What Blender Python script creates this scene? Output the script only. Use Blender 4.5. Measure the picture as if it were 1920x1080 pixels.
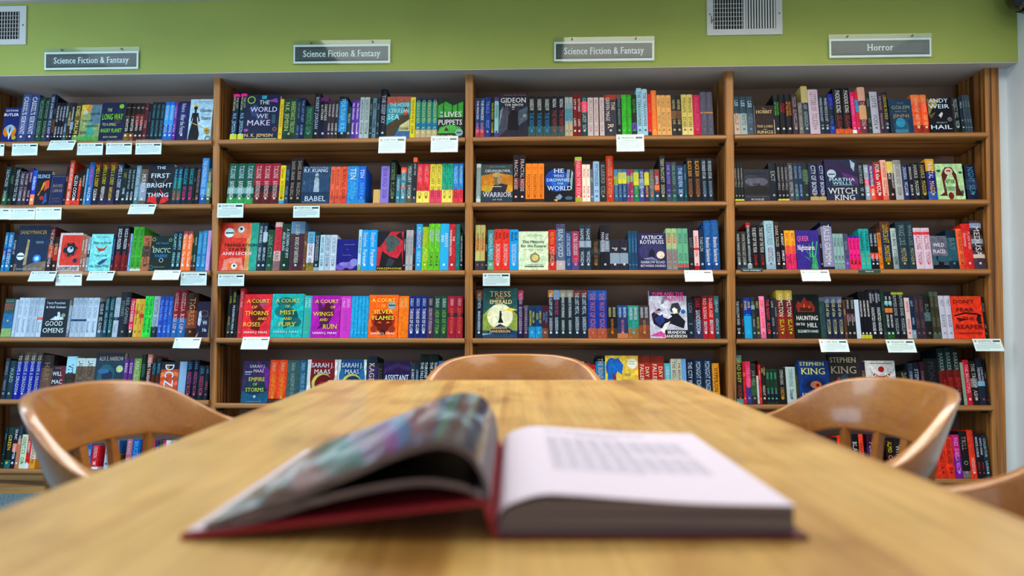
import bpy, math, random
from mathutils import Vector
for o in list(bpy.data.objects): bpy.data.objects.remove(o)
S = bpy.context.scene
COL = S.collection
R = math.radians
# ------------------------------------------------------------------ camera, light, exposure
YAW, PITCH, FPX, CZ = R(2.258), R(1.7335), 1340.0, 0.92
cam_d = bpy.data.cameras.new('camera'); cam = bpy.data.objects.new('camera', cam_d); COL.objects.link(cam)
cam.location = (0, 0, CZ); cam.rotation_euler = (R(90) + PITCH, 0, YAW)
cam_d.sensor_width = 36; cam_d.lens = FPX/1920*36; cam_d.clip_start = .02
cam_d.dof.use_dof = True; cam_d.dof.focus_distance = 3.5; cam_d.dof.aperture_fstop = 2.8; cam_d.dof.aperture_blades = 9
S.camera = cam
S.view_settings.view_transform = 'Standard'; S.view_settings.look = 'None'
S.view_settings.exposure = 0.0; S.view_settings.gamma = 1
try: S.view_settings.use_curve_mapping = False
except Exception: pass
S.cycles.use_denoising = True
try: S.cycles.denoiser = 'OPENIMAGEDENOISE'; S.cycles.denoising_input_passes = 'RGB_ALBEDO_NORMAL'
except Exception: pass
S.cycles.max_bounces = 8; S.cycles.transparent_max_bounces = 12; S.cycles.caustics_reflective = False; S.cycles.caustics_refractive = False
W = bpy.data.worlds.new('world'); S.world = W; W.use_nodes = True
W.node_tree.nodes['Background'].inputs[0].default_value = (.84, .90, 1, 1); W.node_tree.nodes['Background'].inputs[1].default_value = .20
def area(name, loc, aim, sx, sy, power, col):
    l = bpy.data.lights.new(name, 'AREA'); l.shape = 'RECTANGLE'; l.size = sx; l.size_y = sy; l.energy = power; l.color = col
    o = bpy.data.objects.new(name, l); COL.objects.link(o); o.location = loc
    d = Vector(aim) - Vector(loc); o.rotation_euler = d.to_track_quat('-Z', 'Y').to_euler(); return o
for i, (x, y, p, c) in enumerate([(-2.4, 2.3, 19, (.74, .90, 1)), (-.8, 2.3, 21, (.95, .97, .92)), (.7, 2.3, 22, (1, .92, .80)), (1.8, 2.3, 18, (1, .95, .86)),
                                  (-1.4, .6, 12, (.86, .94, 1)), (1.2, .6, 12, (1, .94, .86)), (0, -1.6, 6, (1, .97, .94))]):
    o = area('ceiling_lamp_light', (x, y, 2.58), (x, y, 0), 1.1, .9, p, c); o.data.spread = R(150)
area('window_light', (-3.6, 1.5, 1.45), (0, 3.0, 1.2), 1.7, 1.6, 46, (.60, .80, 1))
area('window_light', (1.9, -2.6, 1.65), (.4, 3.4, 1.5), 2.2, 1.5, 13, (.94, .96, 1))
area('window_light', (-1.6, -2.8, 1.65), (-.6, 3.4, 1.5), 1.6, 1.5, 6, (.80, .90, 1))

# ------------------------------------------------------------------ projection on the shelf front (places what stands there in metres)
cy_, sy_, cp_, sp_ = math.cos(YAW), math.sin(YAW), math.cos(PITCH), math.sin(PITCH)
def proj(x, y, z):
    z -= CZ; a = x*cy_ + y*sy_; b = -x*sy_ + y*cy_
    d = b*cp_ + z*sp_; h = -b*sp_ + z*cp_
    return 960 + FPX*a/d, 540 - FPX*h/d
def at_x(px, y, z):
    x = (px - 1012)/FPX*y
    for _ in range(5): x += (px - proj(x, y, z)[0])/FPX*y
    return x
def at_z(py, x, y):
    z = CZ + (580 - py)/FPX*y
    for _ in range(5): z -= (py - proj(x, y, z)[1])/FPX*y
    return z
def frame(x, y, z): return (x*cy_ - y*sy_, x*sy_ + y*cy_, z)     # the table's own axes

# ------------------------------------------------------------------ materials
def lin(c): return tuple(((v/12.92) if v <= .04045 else ((v+.055)/1.055)**2.4) for v in c)
def hx(s): return lin(tuple(int(ch, 16)/15 for ch in s))
def mat(name, col=(.5,.5,.5), rough=.5, **k):
    m = bpy.data.materials.new(name); m.use_nodes = True; n = m.node_tree.nodes; b = n['Principled BSDF']
    b.inputs['Base Color'].default_value = (*col, 1); b.inputs['Roughness'].default_value = rough
    for a, v in k.items(): b.inputs[a.replace('_', ' ')].default_value = v
    return m
def nd(m, t, **k):
    n = m.node_tree.nodes.new(t)
    for a, v in k.items():
        if a in n.inputs: n.inputs[a].default_value = v
        else: setattr(n, a, v)
    return n
def lk(m, a, b): m.node_tree.links.new(a, b)
def ramp(m, fac, stops):
    r = nd(m, 'ShaderNodeValToRGB'); e = r.color_ramp.elements
    while len(e) < len(stops): e.new(.5)
    for q, (p, c) in zip(e, stops): q.position = p; q.color = (*c, 1)
    lk(m, fac, r.inputs[0]); return r
def mapped(m, scale, rot=(0,0,0), src='Object'):
    tc = nd(m, 'ShaderNodeTexCoord'); mp = nd(m, 'ShaderNodeMapping'); mp.inputs['Scale'].default_value = scale; mp.inputs['Rotation'].default_value = rot
    lk(m, tc.outputs[src], mp.inputs[0]); return mp.outputs[0]
def wood(name, dark, mid, light, axis, scale=1.0, rough=.45, coat=0.0, ring=9, fine=.5):
    """long grain along AXIS: stretched rings and fine pores"""
    m = mat(name, mid, rough); b = m.node_tree.nodes['Principled BSDF']
    sc = [ring*scale]*3; sc['xyz'.index(axis)] = .55*scale
    v = mapped(m, sc)
    n1 = nd(m, 'ShaderNodeTexNoise'); n1.inputs['Scale'].default_value = 1.0; n1.inputs['Detail'].default_value = 3; n1.inputs['Distortion'].default_value = .6; lk(m, v, n1.inputs['Vector'])
    mul = nd(m, 'ShaderNodeMath', operation='MULTIPLY'); lk(m, n1.outputs[0], mul.inputs[0]); mul.inputs[1].default_value = 14
    sn = nd(m, 'ShaderNodeMath', operation='SINE'); lk(m, mul.outputs[0], sn.inputs[0])
    mr = nd(m, 'ShaderNodeMapRange'); lk(m, sn.outputs[0], mr.inputs[0]); mr.inputs[1].default_value = -1; mr.inputs[2].default_value = 1
    r = ramp(m, mr.outputs[0], [(0, dark), (.35, mid), (1, light)])
    sc2 = [160*scale]*3; sc2['xyz'.index(axis)] = 4*scale
    v2 = mapped(m, sc2); n2 = nd(m, 'ShaderNodeTexNoise'); n2.inputs['Scale'].default_value = 1; n2.inputs['Detail'].default_value = 2; lk(m, v2, n2.inputs['Vector'])
    r2 = ramp(m, n2.outputs[0], [(.3, (1-fine,)*3), (.6, (1, 1, 1))])
    mx = nd(m, 'ShaderNodeMix', data_type='RGBA', blend_type='MULTIPLY'); mx.inputs[0].default_value = .7
    lk(m, r.outputs[0], mx.inputs[6]); lk(m, r2.outputs[0], mx.inputs[7]); lk(m, mx.outputs[2], b.inputs['Base Color'])
    if coat: b.inputs['Coat Weight'].default_value = coat; b.inputs['Coat Roughness'].default_value = .13
    return m
def L(*c): return lin(tuple(v/255 for v in c))
PINE_X = wood('pine_along_shelf', L(84,46,16), L(152,94,40), L(178,120,60), 'x', ring=16)
PINE_Z = wood('pine_upright', L(88,48,17), L(160,100,43), L(192,130,66), 'z', ring=26)
PLINTH = wood('pine_plinth', L(96,62,28), L(150,104,54), L(200,150,88), 'x', scale=.8, ring=16)
CHAIR = wood('varnished_beech', L(92,44,12), L(164,94,32), L(190,124,50), 'x', rough=.38, coat=.8, ring=5, fine=.25)
def table_wood():
    m = wood('worn_oak_top', L(172,122,58), L(204,154,80), L(222,178,102), 'y', rough=.42, coat=.12, ring=11, fine=.3)
    b = m.node_tree.nodes['Principled BSDF']; src = b.inputs['Base Color'].links[0].from_socket
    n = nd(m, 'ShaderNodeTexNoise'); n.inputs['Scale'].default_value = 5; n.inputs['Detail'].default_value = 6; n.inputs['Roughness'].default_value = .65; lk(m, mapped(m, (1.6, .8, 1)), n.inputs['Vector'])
    r = ramp(m, n.outputs[0], [(.28, (.60, .50, .40)), (.48, (1, .97, .92)), (.6, (1, 1, 1)), (.75, (.86, .90, .84))])  # worn mottling; the grey-green blotches paint in the overhead reflection
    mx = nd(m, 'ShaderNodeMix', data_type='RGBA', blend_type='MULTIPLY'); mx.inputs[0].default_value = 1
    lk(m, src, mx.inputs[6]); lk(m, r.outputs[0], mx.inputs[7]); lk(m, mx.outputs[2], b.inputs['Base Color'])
    n3 = nd(m, 'ShaderNodeTexNoise'); n3.inputs['Scale'].default_value = 9; lk(m, mapped(m, (1, 1, 1)), n3.inputs['Vector'])
    r3 = ramp(m, n3.outputs[0], [(.3, (.34,)*3), (.7, (.52,)*3)]); lk(m, r3.outputs[0], b.inputs['Roughness'])
    return m
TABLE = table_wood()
def painted(name, col, rough=.75, amt=.05):
    m = mat(name, col, rough); b = m.node_tree.nodes['Principled BSDF']
    n = nd(m, 'ShaderNodeTexNoise'); n.inputs['Scale'].default_value = 2.5; n.inputs['Detail'].default_value = 5; lk(m, mapped(m, (1, 1, 1)), n.inputs['Vector'])
    r = ramp(m, n.outputs[0], [(.3, tuple(c*(1-amt) for c in col)), (.7, tuple(min(1, c*(1+amt)) for c in col))]); lk(m, r.outputs[0], b.inputs['Base Color'])
    n2 = nd(m, 'ShaderNodeTexNoise'); n2.inputs['Scale'].default_value = 220; bp = nd(m, 'ShaderNodeBump'); bp.inputs['Strength'].default_value = .12; bp.inputs['Distance'].default_value = .002
    lk(m, n2.outputs[0], bp.inputs['Height']); lk(m, bp.outputs[0], b.inputs['Normal']); return m
GREEN = painted('green_wall_paint', L(160,174,84))
TAUPE = painted('taupe_wall_paint', L(156,132,118))
SOFFIT = painted('soffit_paint', L(204,196,190))
PALE = painted('pale_wall_paint', L(226,234,238))
CEIL = painted('ceiling_paint', L(225,225,220))
def carpet():
    m = mat('blue_grey_carpet', L(80,110,125), .95); b = m.node_tree.nodes['Principled BSDF']
    n = nd(m, 'ShaderNodeTexNoise'); n.inputs['Scale'].default_value = 120; lk(m, mapped(m, (1, 1, 1)), n.inputs['Vector'])
    r = ramp(m, n.outputs[0], [(.35, L(46,76,92)), (.65, L(120,150,160))]); lk(m, r.outputs[0], b.inputs['Base Color']); return m
CARPET = carpet()
STEEL = mat('brass_plated_steel', L(190,165,110), .35, Metallic=.9)
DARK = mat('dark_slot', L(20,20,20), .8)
WHITE_METAL = mat('white_enamel', L(214,218,216), .4)
BLACK = mat('black_plastic', L(22,24,27), .3)
SMOKED = mat('smoked_dome', L(8,9,10), .06, Coat_Weight=1.0)
SCREW = mat('zinc_screw', L(120,118,110), .4, Metallic=.8)
PAPER = mat('page_paper', L(226,218,200), .8)
def clear():
    m = bpy.data.materials.new('clear_acrylic'); m.use_nodes = True; t = m.node_tree; t.nodes.remove(t.nodes['Principled BSDF'])
    tr = t.nodes.new('ShaderNodeBsdfTransparent'); tr.inputs[0].default_value = (.975, .99, .985, 1); g = t.nodes.new('ShaderNodeBsdfGlossy'); g.inputs['Roughness'].default_value = .06
    lw = t.nodes.new('ShaderNodeLayerWeight'); lw.inputs[0].default_value = .5; pw = t.nodes.new('ShaderNodeMath'); pw.operation = 'POWER'; pw.inputs[1].default_value = 4
    ml = t.nodes.new('ShaderNodeMath'); ml.operation = 'MULTIPLY_ADD'; ml.inputs[1].default_value = .9; ml.inputs[2].default_value = .04; mx = t.nodes.new('ShaderNodeMixShader')
    t.links.new(lw.outputs['Facing'], pw.inputs[0]); t.links.new(pw.outputs[0], ml.inputs[0]); t.links.new(ml.outputs[0], mx.inputs[0])
    t.links.new(tr.outputs[0], mx.inputs[1]); t.links.new(g.outputs[0], mx.inputs[2]); t.links.new(mx.outputs[0], t.nodes['Material Output'].inputs[0]); return m
ACRYLIC = clear()
def printed(name, rough, spec=.5):
    """printed card or cloth: the print's own colours are stored on the faces, alpha = how much painted artwork is in the print"""
    m = mat(name, (.5,)*3, rough); b = m.node_tree.nodes['Principled BSDF']; b.inputs['Specular IOR Level'].default_value = spec
    a = nd(m, 'ShaderNodeAttribute', attribute_name='ink')
    n = nd(m, 'ShaderNodeTexNoise'); n.inputs['Scale'].default_value = 55; n.inputs['Detail'].default_value = 4; n.inputs['Distortion'].default_value = 1.2; lk(m, mapped(m, (1, 1, .7)), n.inputs['Vector'])
    r = ramp(m, n.outputs[0], [(.36, (.55, .55, .55)), (.5, (1, 1, 1)), (.66, (1.9, 1.9, 1.9))])
    mx = nd(m, 'ShaderNodeMix', data_type='RGBA', blend_type='MULTIPLY'); lk(m, a.outputs['Alpha'], mx.inputs[0]); lk(m, a.outputs['Color'], mx.inputs[6]); lk(m, r.outputs[0], mx.inputs[7])
    lk(m, mx.outputs[2], b.inputs['Base Color']); return m
PRINT = printed('printed_cover', .45, .16)
INK = printed('printed_card', .6, .3)

# ------------------------------------------------------------------ mesh helpers
class MB:
    def __init__(s): s.v = []; s.f = []; s.c = []
    def poly(s, pts, col=(1,1,1,0)):
        i = len(s.v); s.v += [tuple(p) for p in pts]; s.f.append(tuple(range(i, i+len(pts)))); s.c.append(col)
    def box(s, x0, x1, y0, y1, z0, z1, col=(1,1,1,0)):
        i = len(s.v); s.v += [(x, y, z) for z in (z0, z1) for y in (y0, y1) for x in (x0, x1)]
        for f in ((0,2,3,1), (4,5,7,6), (0,1,5,4), (2,6,7,3), (0,4,6,2), (1,3,7,5)): s.f.append(tuple(i+q for q in f)); s.c.append(col)
    def rbox(s, x0, x1, y0, y1, z0, z1, r, axis='x', col=(1,1,1,0), n=3):
        """box with its long edges rounded along AXIS"""
        pts = []
        A = {'x': (y0, y1, z0, z1), 'y': (x0, x1, z0, z1), 'z': (x0, x1, y0, y1)}[axis]
        for cx, cy, a0 in ((A[1]-r, A[3]-r, 0), (A[0]+r, A[3]-r, 90), (A[0]+r, A[2]+r, 180), (A[1]-r, A[2]+r, 270)):
            for k in range(n+1): a = R(a0 + 90*k/n); pts.append((cx + r*math.cos(a), cy + r*math.sin(a)))
        e = {'x': (x0, x1), 'y': (y0, y1), 'z': (z0, z1)}[axis]; i = len(s.v); m = len(pts)
        for t in e:
            for p, q in pts: s.v.append({'x': (t, p, q), 'y': (p, t, q), 'z': (p, q, t)}[axis])
        for k in range(m): s.f.append((i+k, i+(k+1) % m, i+m+(k+1) % m, i+m+k)); s.c.append(col)
        s.f.append(tuple(i+k for k in reversed(range(m)))); s.c.append(col); s.f.append(tuple(i+m+k for k in range(m))); s.c.append(col)
    def tube(s, pts, rad, n=10, col=(1,1,1,0), cap=True):
        """round bar through pts; rad a number or one per point"""
        P = [Vector(p) for p in pts]; rr = rad if isinstance(rad, (list, tuple)) else [rad]*len(P); i = len(s.v)
        for k, p in enumerate(P):
            d = (P[min(k+1, len(P)-1)] - P[max(k-1, 0)]).normalized(); u = d.cross(Vector((0, 0, 1)))
            if u.length < 1e-3: u = Vector((1, 0, 0))
            u.normalize(); w = d.cross(u)
            for j in range(n): a = 2*math.pi*j/n; s.v.append(tuple(p + (u*math.cos(a) + w*math.sin(a))*rr[k]))
        for k in range(len(P)-1):
            for j in range(n): s.f.append((i+k*n+j, i+k*n+(j+1) % n, i+(k+1)*n+(j+1) % n, i+(k+1)*n+j)); s.c.append(col)
        if cap: s.f.append(tuple(i+j for j in range(n))); s.c.append(col); s.f.append(tuple(i+(len(P)-1)*n+j for j in reversed(range(n)))); s.c.append(col)
    def loft(s, rings, col=(1,1,1,0), cap=True):
        i = len(s.v); n = len(rings[0])
        for r in rings: s.v += [tuple(p) for p in r]
        for k in range(len(rings)-1):
            for j in range(n): s.f.append((i+k*n+j, i+k*n+(j+1) % n, i+(k+1)*n+(j+1) % n, i+(k+1)*n+j)); s.c.append(col)
        if cap: s.f.append(tuple(i+j for j in reversed(range(n)))); s.c.append(col); s.f.append(tuple(i+(len(rings)-1)*n+j for j in range(n))); s.c.append(col)
    def add(s, o, f=lambda p: p):
        i = len(s.v); s.v += [f(p) for p in o.v]; s.f += [tuple(i+q for q in t) for t in o.f]; s.c += o.c
    def mesh(s, name, m, smooth=False, ink=False):
        me = bpy.data.meshes.new(name); me.from_pydata(s.v, [], s.f); me.materials.append(m)
        if ink:
            at = me.attributes.new('ink', 'FLOAT_COLOR', 'CORNER'); buf = []
            for f, c in zip(s.f, s.c): buf.extend(c*len(f))
            at.data.foreach_set('color', buf)
        if smooth:
            me.polygons.foreach_set('use_smooth', [True]*len(me.polygons))
            try: me.set_sharp_from_angle(angle=R(40))
            except Exception: pass
        me.update(); return me
    def obj(s, name, m, parent=None, smooth=False, ink=False, loc=(0,0,0), rot=(0,0,0)):
        o = bpy.data.objects.new(name, s.mesh(name, m, smooth, ink)); COL.objects.link(o); o.location = loc; o.rotation_euler = rot
        if parent is not None: o.parent = parent
        return o
def thing(name, label, cat, loc=(0,0,0), rot=(0,0,0), group=None, o=None):
    if o is None: o = bpy.data.objects.new(name, None); COL.objects.link(o); o.empty_display_size = .05; o.location = loc; o.rotation_euler = rot
    o['label'] = label; o['category'] = cat
    if group: o['group'] = group
    return o
def struct(name, mb, m, label=None, **k):
    o = mb.obj(name, m, **k); o['kind'] = 'structure'
    if label: o['label'] = label
    return o
def bevel(o, w, seg=2):
    b = o.modifiers.new('bevel', 'BEVEL'); b.width = w; b.segments = seg; b.limit_method = 'ANGLE'; return o

# ------------------------------------------------------------------ lettering (glyph outlines cached once)
GL = {}
def _raw(body, off):
    c = bpy.data.curves.new('g', 'FONT'); c.body = body; c.size = 1; c.resolution_u = 2; c.offset = off; c.dimensions = '2D'; c.fill_mode = 'BOTH'
    o = bpy.data.objects.new('g', c); me = bpy.data.meshes.new_from_object(o)
    v = [(p.co.x, p.co.y) for p in me.vertices]; f = [tuple(p.vertices) for p in me.polygons]
    bpy.data.objects.remove(o); bpy.data.curves.remove(c); bpy.data.meshes.remove(me); return v, f
def _w(v): return max(p[0] for p in v) - min(p[0] for p in v)
_wH = {}
def glyph(ch, style):
    k = (ch, style)
    if k in GL: return GL[k]
    off = 0
    if style not in _wH:
        v, f = _raw('H', off); v2, f2 = _raw('HH', off); _wH[style] = (_w(v2) - _w(v), max(p[1] for p in v))
    aH, cap = _wH[style]
    if ch == ' ': v, f = [], []; adv = .28/1
    else:
        v, f = _raw(ch, off); vv, _ = _raw('H' + ch + 'H', off); v2, _ = _raw('HH', off); adv = _w(vv) - _w(v2)
    v = [(x/cap, y/cap) for x, y in v]; adv = adv/cap
    if style in 'sb' and f:
        from collections import Counter
        cnt = Counter()
        for t in f:
            for a, b in zip(t, t[1:]+t[:1]): cnt[(min(a, b), max(a, b))] += 1
        top = max(p[1] for p in v); slabs = []
        for (a, b), n in cnt.items():
            if n != 1: continue
            (x0, y0), (x1, y1) = v[a], v[b]
            if abs(y0-y1) < .01 and .05 < abs(x0-x1) < .26 and (abs(y0) < .02 or abs(y0-top) < .02 or abs(y0-.74) < .03):
                yy = (y0 + .07) if abs(y0) < .02 else y0 - .07
                slabs.append((min(x0, x1) - .07, max(x0, x1) + .07, min(y0, yy), max(y0, yy)))
        for x0, x1, y0, y1 in slabs[:6]:
            i = len(v); v = v + [(x0, y0, .5), (x1, y0, .5), (x1, y1, .5), (x0, y1, .5)]; f = f + [(i, i+1, i+2, i+3)]
    dx = {'t': .035, 's': .022, 'b': .05, 'n': 0}[style]
    if dx and f:                                                        # heavier strokes: the outline twice, a little apart
        n = len(v); v = [(p[0]-dx/2, p[1], *p[2:]) for p in v] + [(p[0]+dx/2, p[1], 1 + (p[2] if len(p) > 2 else 0)) for p in v]; f = f + [tuple(q+n for q in t) for t in f]; adv += dx*.8
    GL[k] = (v, f, adv); return GL[k]
def text_len(s, style): return sum(glyph(c, style)[2] for c in s)
def put_text(mb, s, style, place, sx, sy, col):
    """place(x, y) -> 3D point; sx, sy scale of cap height 1"""
    x = 0
    for ch in s:
        v, f, adv = glyph(ch, style)
        if f:
            i = len(mb.v)
            for p in v:
                q = place((x + p[0])*sx, p[1]*sy); mb.v.append((q[0], q[1] - (p[2]*.00022 if len(p) > 2 else 0), q[2]))
            mb.f += [tuple(i+q for q in t) for t in f]; mb.c += [col]*len(f)
        x += adv
def ink(s, a=0.0): return (*[v**1.2 for v in hx(s)], a)
# ------------------------------------------------------------------ what stands on the shelves
# one line per book or run of equal books:  right-edge top count*colour[+t/b/m bands] lettering TEXT|TEXT   (F = cover faces out, @ = gap)
SHELVES = {}
SHELVES[1,1] = (0,160,4.683,"""
F octavia 140 195
212 76 569+b458.15 fff ~CASSIEL'S SERVANT
290 78 458+b447.15 fff ~CASSIEL'S SERVANT
345 108 143+b254.1 9ba ~WILDWOOD|ROMERO
392 108 133+b254.1 9ba ~WILDWOOD|ROMERO
432 76 346+b426.3 def ~OUT of the DAWN|K.C. EAST
456 108 112+m642.5-.8 986 GIANT
486 152 122+b111.2 eef THE BODIES OF|SORTER
512 152 112+b111.2 eef THE BODIES OF|SORTER
540 152 112+b111.2 eef THE BODIES OF|SORTER
568 155 245+b467.3 def DAEVABAD|SUNRISE
592 152 431+m986.4-.6 fe8 THE FIRES
620 152 124+m9ab.5-.7 fff DAWNSHARD|CHU
680 155 442+m763.2-.5+b8a5.15 fe9 SING|PSALM
F prayer 860 170
F longway 1072 152
1118 155 211+m421.3-.5+b862.2 fff I|I WINTER
1163 155 211+m421.3-.5+b852.2 fff I|I WINTER
1202 155 211+m822.3-.6+b421.15 fdd U|U SUMMER
1240 155 211+m822.3-.6+b421.15 fdd U|U SUMMER
1276 155 623 eaa X|STARS
1304 165 112 678 RED RIVER
1342 148 123 5ab TED CHIANG|EXHALATION
1380 148 123 5ab TED CHIANG|EXHALATION
1420 148 123 5ab TED CHIANG|EXHALATION
1462 145 27c+m4ae.1-.6 def SKYWARD|POOL
1503 145 27c+m4ae.1-.6 def SKYWARD|POOL
1532 155 74a+b639.2 fcf Coral Bones|Sea King
1640 140 226+m237.1-.5 eef ~Rebecca|After the Forest
F gloom 1866 122
""")
SHELVES[1,2] = (0,285,4.683,"""
2 90 922 faa RED|ROSE
48 130 133+t244.2+b263.3 cde FAITHLESS|DUNE
92 130 122+b233.2 7a8 FURY
140 135 112 dee TRUTH BEND TIDE TALE
182 170 445 dcd THE SHIP|C CARRICK
218 172 434 ecc THE SHIP|C CARRICK
250 142 214+t437.2 ecc SERPENT|DOVE
290 160 14c+t26c.5+bf96.3 fff SILENCED
F silence 418 165
F library 545 200
568 130 311 eaa SONG
610 75 d53+be64.12 fff ~THE LAND OF LOST THINGS|CARSON
665 190 112+bd43.15 fff GLEN COOK
690 160 d43+t211.3 fda PORT OF
722 140 211 ddd SHADOW
740 145 6ac def EXPANSE|ONE
790 90 27b+m16a.6-.8 f3a/fff LEVIATHAN|WAKES
850 90 321+t831.1+b224.15 fd1/fff JAMES S. A. COREY|CALIBAN
920 90 322+t742.15+b335.15 dd1/fff JAMES S. A. COREY|PERSEPOLIS
990 90 324+t842.15+b336.15 dd1/fd1 JAMES S. A. COREY|BABYLON'S
1050 92 234+b113.2 def/fff JAMES S. A. COREY|MEMORY
1090 145 133 cb3/def LEC|ONE
1125 135 123 acc/def THE LIGHT OF WHAT|WILDER
1160 135 122 acc/def THE LAND OF WHAT|WILDER
1205 118 79a+b588.2 def LOST PLACES|PINSKER
1270 150 765+m9ab.4-.9 eef MIRROR
F firstbright 1500 105
1535 130 134+m265.3-.9 5df/f67 THE SURVIVING|CHAOS
1578 130 135+m265.3-.9 5df/f67 THE SURVIVING|CHAOS
1630 128 134 4cd/f4a CHARLIE JANE|SKY NIGHT
1685 128 133 4cd/f4a CHARLIE JANE|SKY NIGHT
1700 150 111 aaa DARK
1740 130 112 b99 THE WORDS BETWEEN STARS|SUE
1800 53 49d+b26a.2 def ~THE AMAZING GRACE|SORIN
1855 145 564+m8a7.4-.8 eef CHASM|ARCH
""")
SHELVES[1,3] = (0,410,4.683,"""
28 120 28b+m36a.4-.6 def/fff MUSEUM|G STEVIL
76 120 28b+m36a.4-.6 def/fff MUSEUM|G STEVIL
112 130 123 cde FLAMES OF
F sandymancer 392 62
440 70 334+t633.3+mb53.4-.7 fdd THE SCARLET THRONE
488 160 421+mb32.3-.7 dca EMBER
F axiom 690 125
712 150 a75 fff AXIOMS END|CLAN
742 150 a76 fff AXIOMS END|CLAN
768 160 8ab+m345.4-.6 fff LAVENDER
F timewar 962 135
985 140 225+b622.2 8ad THE TIME MACHINE WAR
1045 65 123+b722.35 fff/c33 SHIELD MAIDEN|EMMERICH
1095 65 123+b722.35 fff/c33 SHIELD MAIDEN|EMMERICH
1112 130 611 f99 RED
1130 130 8be 246 THE ARCTIC CURE
1180 72 5b4+bddd.05 353 AFTER THE REVOLUTION|EVANS
1225 72 5b4+bddd.05 353 AFTER THE REVOLUTION|EVANS
1300 150 b75+m654.3-.6 322 AFTER|REVOLT
F emily 1490 152
1532 112 134 aee CALAMITY|FRENCH
1575 112 134 aee CALAMITY|FRENCH
1620 108 f84+t944.1 fff This Is Not|The Ghost
1665 108 f84+t944.1 fff This Is Not|The Ghost
1682 120 243+b532.2 cdc WINTER|DAWN
1710 120 243+b532.2 cdc WINTER|DAWN
1755 112 28b 9df DREAMBOUND|ROSE
1797 104 28b 9df DREAMBOUND|ROSE
1855 104 cad dbe FLAME ROAD|O
""")
SHELVES[1,4] = (0,530,4.683,"""
F gods 92 142
120 148 bcd def A
168 132 cde 9ab ~NEIL GAIMAN|Neverwhere
215 132 cde 9ab ~NEIL GAIMAN|American
262 132 bcd 9ab ~NEIL GAIMAN|The Ocean
302 132 bcd 9ab ~NEIL GAIMAN|Stardust
350 132 cde+mf74.5-.57 9ab ~NEIL GAIMAN|Smoke
F omens 572 146
600 200 9ab+b778.2 def STORY|STORE
645 132 bcd+m246.55-.6 9ab ~NEIL GAIMAN|Fables
690 132 bcd+m247.55-.6 9ab ~NEIL GAIMAN|Fables
735 132 bcd+m247.55-.6 9ab ~NEIL GAIMAN|Fables
782 132 cde 89a ~NEIL GAIMAN|Ananse
835 132 cde 79a ~NEIL GAIMAN|Ananse
890 168 122+b467.2 def ~COLOR OF|NEIL GAIMAN
928 120 145 9cd TRIGGER|NEIL GAIMAN
975 120 144 9cd TRIGGER|NEIL GAIMAN
1022 130 bcd+m345.5-.58 9ab ~NEIL GAIMAN|View
1112 82 123 9aa ~NEIL GAIMAN^STORIES
1158 140 d35+b322.2 fff TWICE CURSED|CAST
1200 142 db4+mb83.3-.4 a62 Over the River
1240 142 da3+mc43.4-.5 a62 Over the River
1275 118 3d5 174 WILLIAM GIBSON|NEUROMANCER
1315 118 3d5 174 WILLIAM GIBSON|NEUROMANCER
1372 118 abc+b234.25 678 WINTER|COUNT
1415 120 25b 8bf The Very Nice|Box
1455 120 25b 8bf The Very Nice|Box
1492 120 26b 8bf Sea Change|ONE
1548 65 923+bb72.1+m27b.6-1 fcc GODZILLA|RISE UP
1615 65 822+m27b.6-1 fcc GODZILLA|RISE UP
1710 90 421+m842.4-.8 d96 TIGRESS
F witch 1850 165
""")
SHELVES[1,5] = (0,640,4.683,"""
40 150 134 9ab COSMOS|NIGHT
100 170 245 acc WARD
155 100 12a+t432.2 dee TO SHAPE A DRAGON
215 98 23a+t654.2 cdd TO SHAPE A DRAGON
270 98 12a+t654.2 dee TO SHAPE A DRAGON
325 98 239+t543.2 cdd TO SHAPE A DRAGON
425 120 322+m754.3-.8 986 HARE
F willmac 540 215
630 132 ade+m432.4-.7 234 VITA
710 148 cdd+m765.2-.9 543 LAGOON|ROOTS
800 148 cdd+m765.2-.9 543 LAGOON|ROOTS
F starling 1055 100
1095 152 638 fdf KINGS|WYRD
1140 152 638 fdf KINGS|WYRD
1205 150 7a5+b344.2 edc AMATIELLE|M
1255 115 121 598 GREEN
1300 115 c87+m622.2-.6 fff TO BE TAUGHT|IF
1345 150 122+m521.4-.9 5bd INZCU|RCO
1385 150 123+m521.4-.9 5bd INZCU|RCO
F inzcu 1545 180
1612 178 9bd 9bd -
1672 162 113+m225.3-.6 4ad/c68 IAN|OSZCU RCO
1722 162 113+m124.3-.6 4ad/c68 IAN|OSZCU RCO
1785 212 123 4ad/c68 IAN|OSZCU RCO
1845 212 123 4ad/c68 IAN|OSZCU
""")
SHELVES[1,6] = (0,760,4.571,"""
22 190 133 3bb INZCU|II
78 190 122+t244.2+b277.2 fd4 GREEN
118 185 124+t344.1+me86.4-.6 fff DUNC|CHAPTER
150 175 c86+t345.3 fff HOUSE
205 250 dec 587 ~HERETICS|OF
238 250 d22+beef.15 fff HERBERT
290 270 edc+bea3.3 a63 WINDHAM
@ 630
665 400 27b def TALE
@ 730
770 330 26a def LEM
830 340 d23+beef.1 fdd CRIMSON|W
@ 880
925 300 bcd 234 RIVE
965 300 28b def ARCADE|P
1000 300 27b def ARCADE|P
1020 420 752 eda T
@ 1060
1110 290 b78 fcd RHINO|ES
1180 290 16b+b245.1 5cf BRUCE|LEE
@ 1250
1282 290 254 ddd MANG|K
1308 290 c27 fdf K
1345 300 236 ddd MIC
1375 300 254 ddd KI
1400 300 c27 fdf K
1440 300 dde 222 SOLV
1490 310 789 def TO
1560 290 335 def W
1640 290 557 def W
""")
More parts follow.
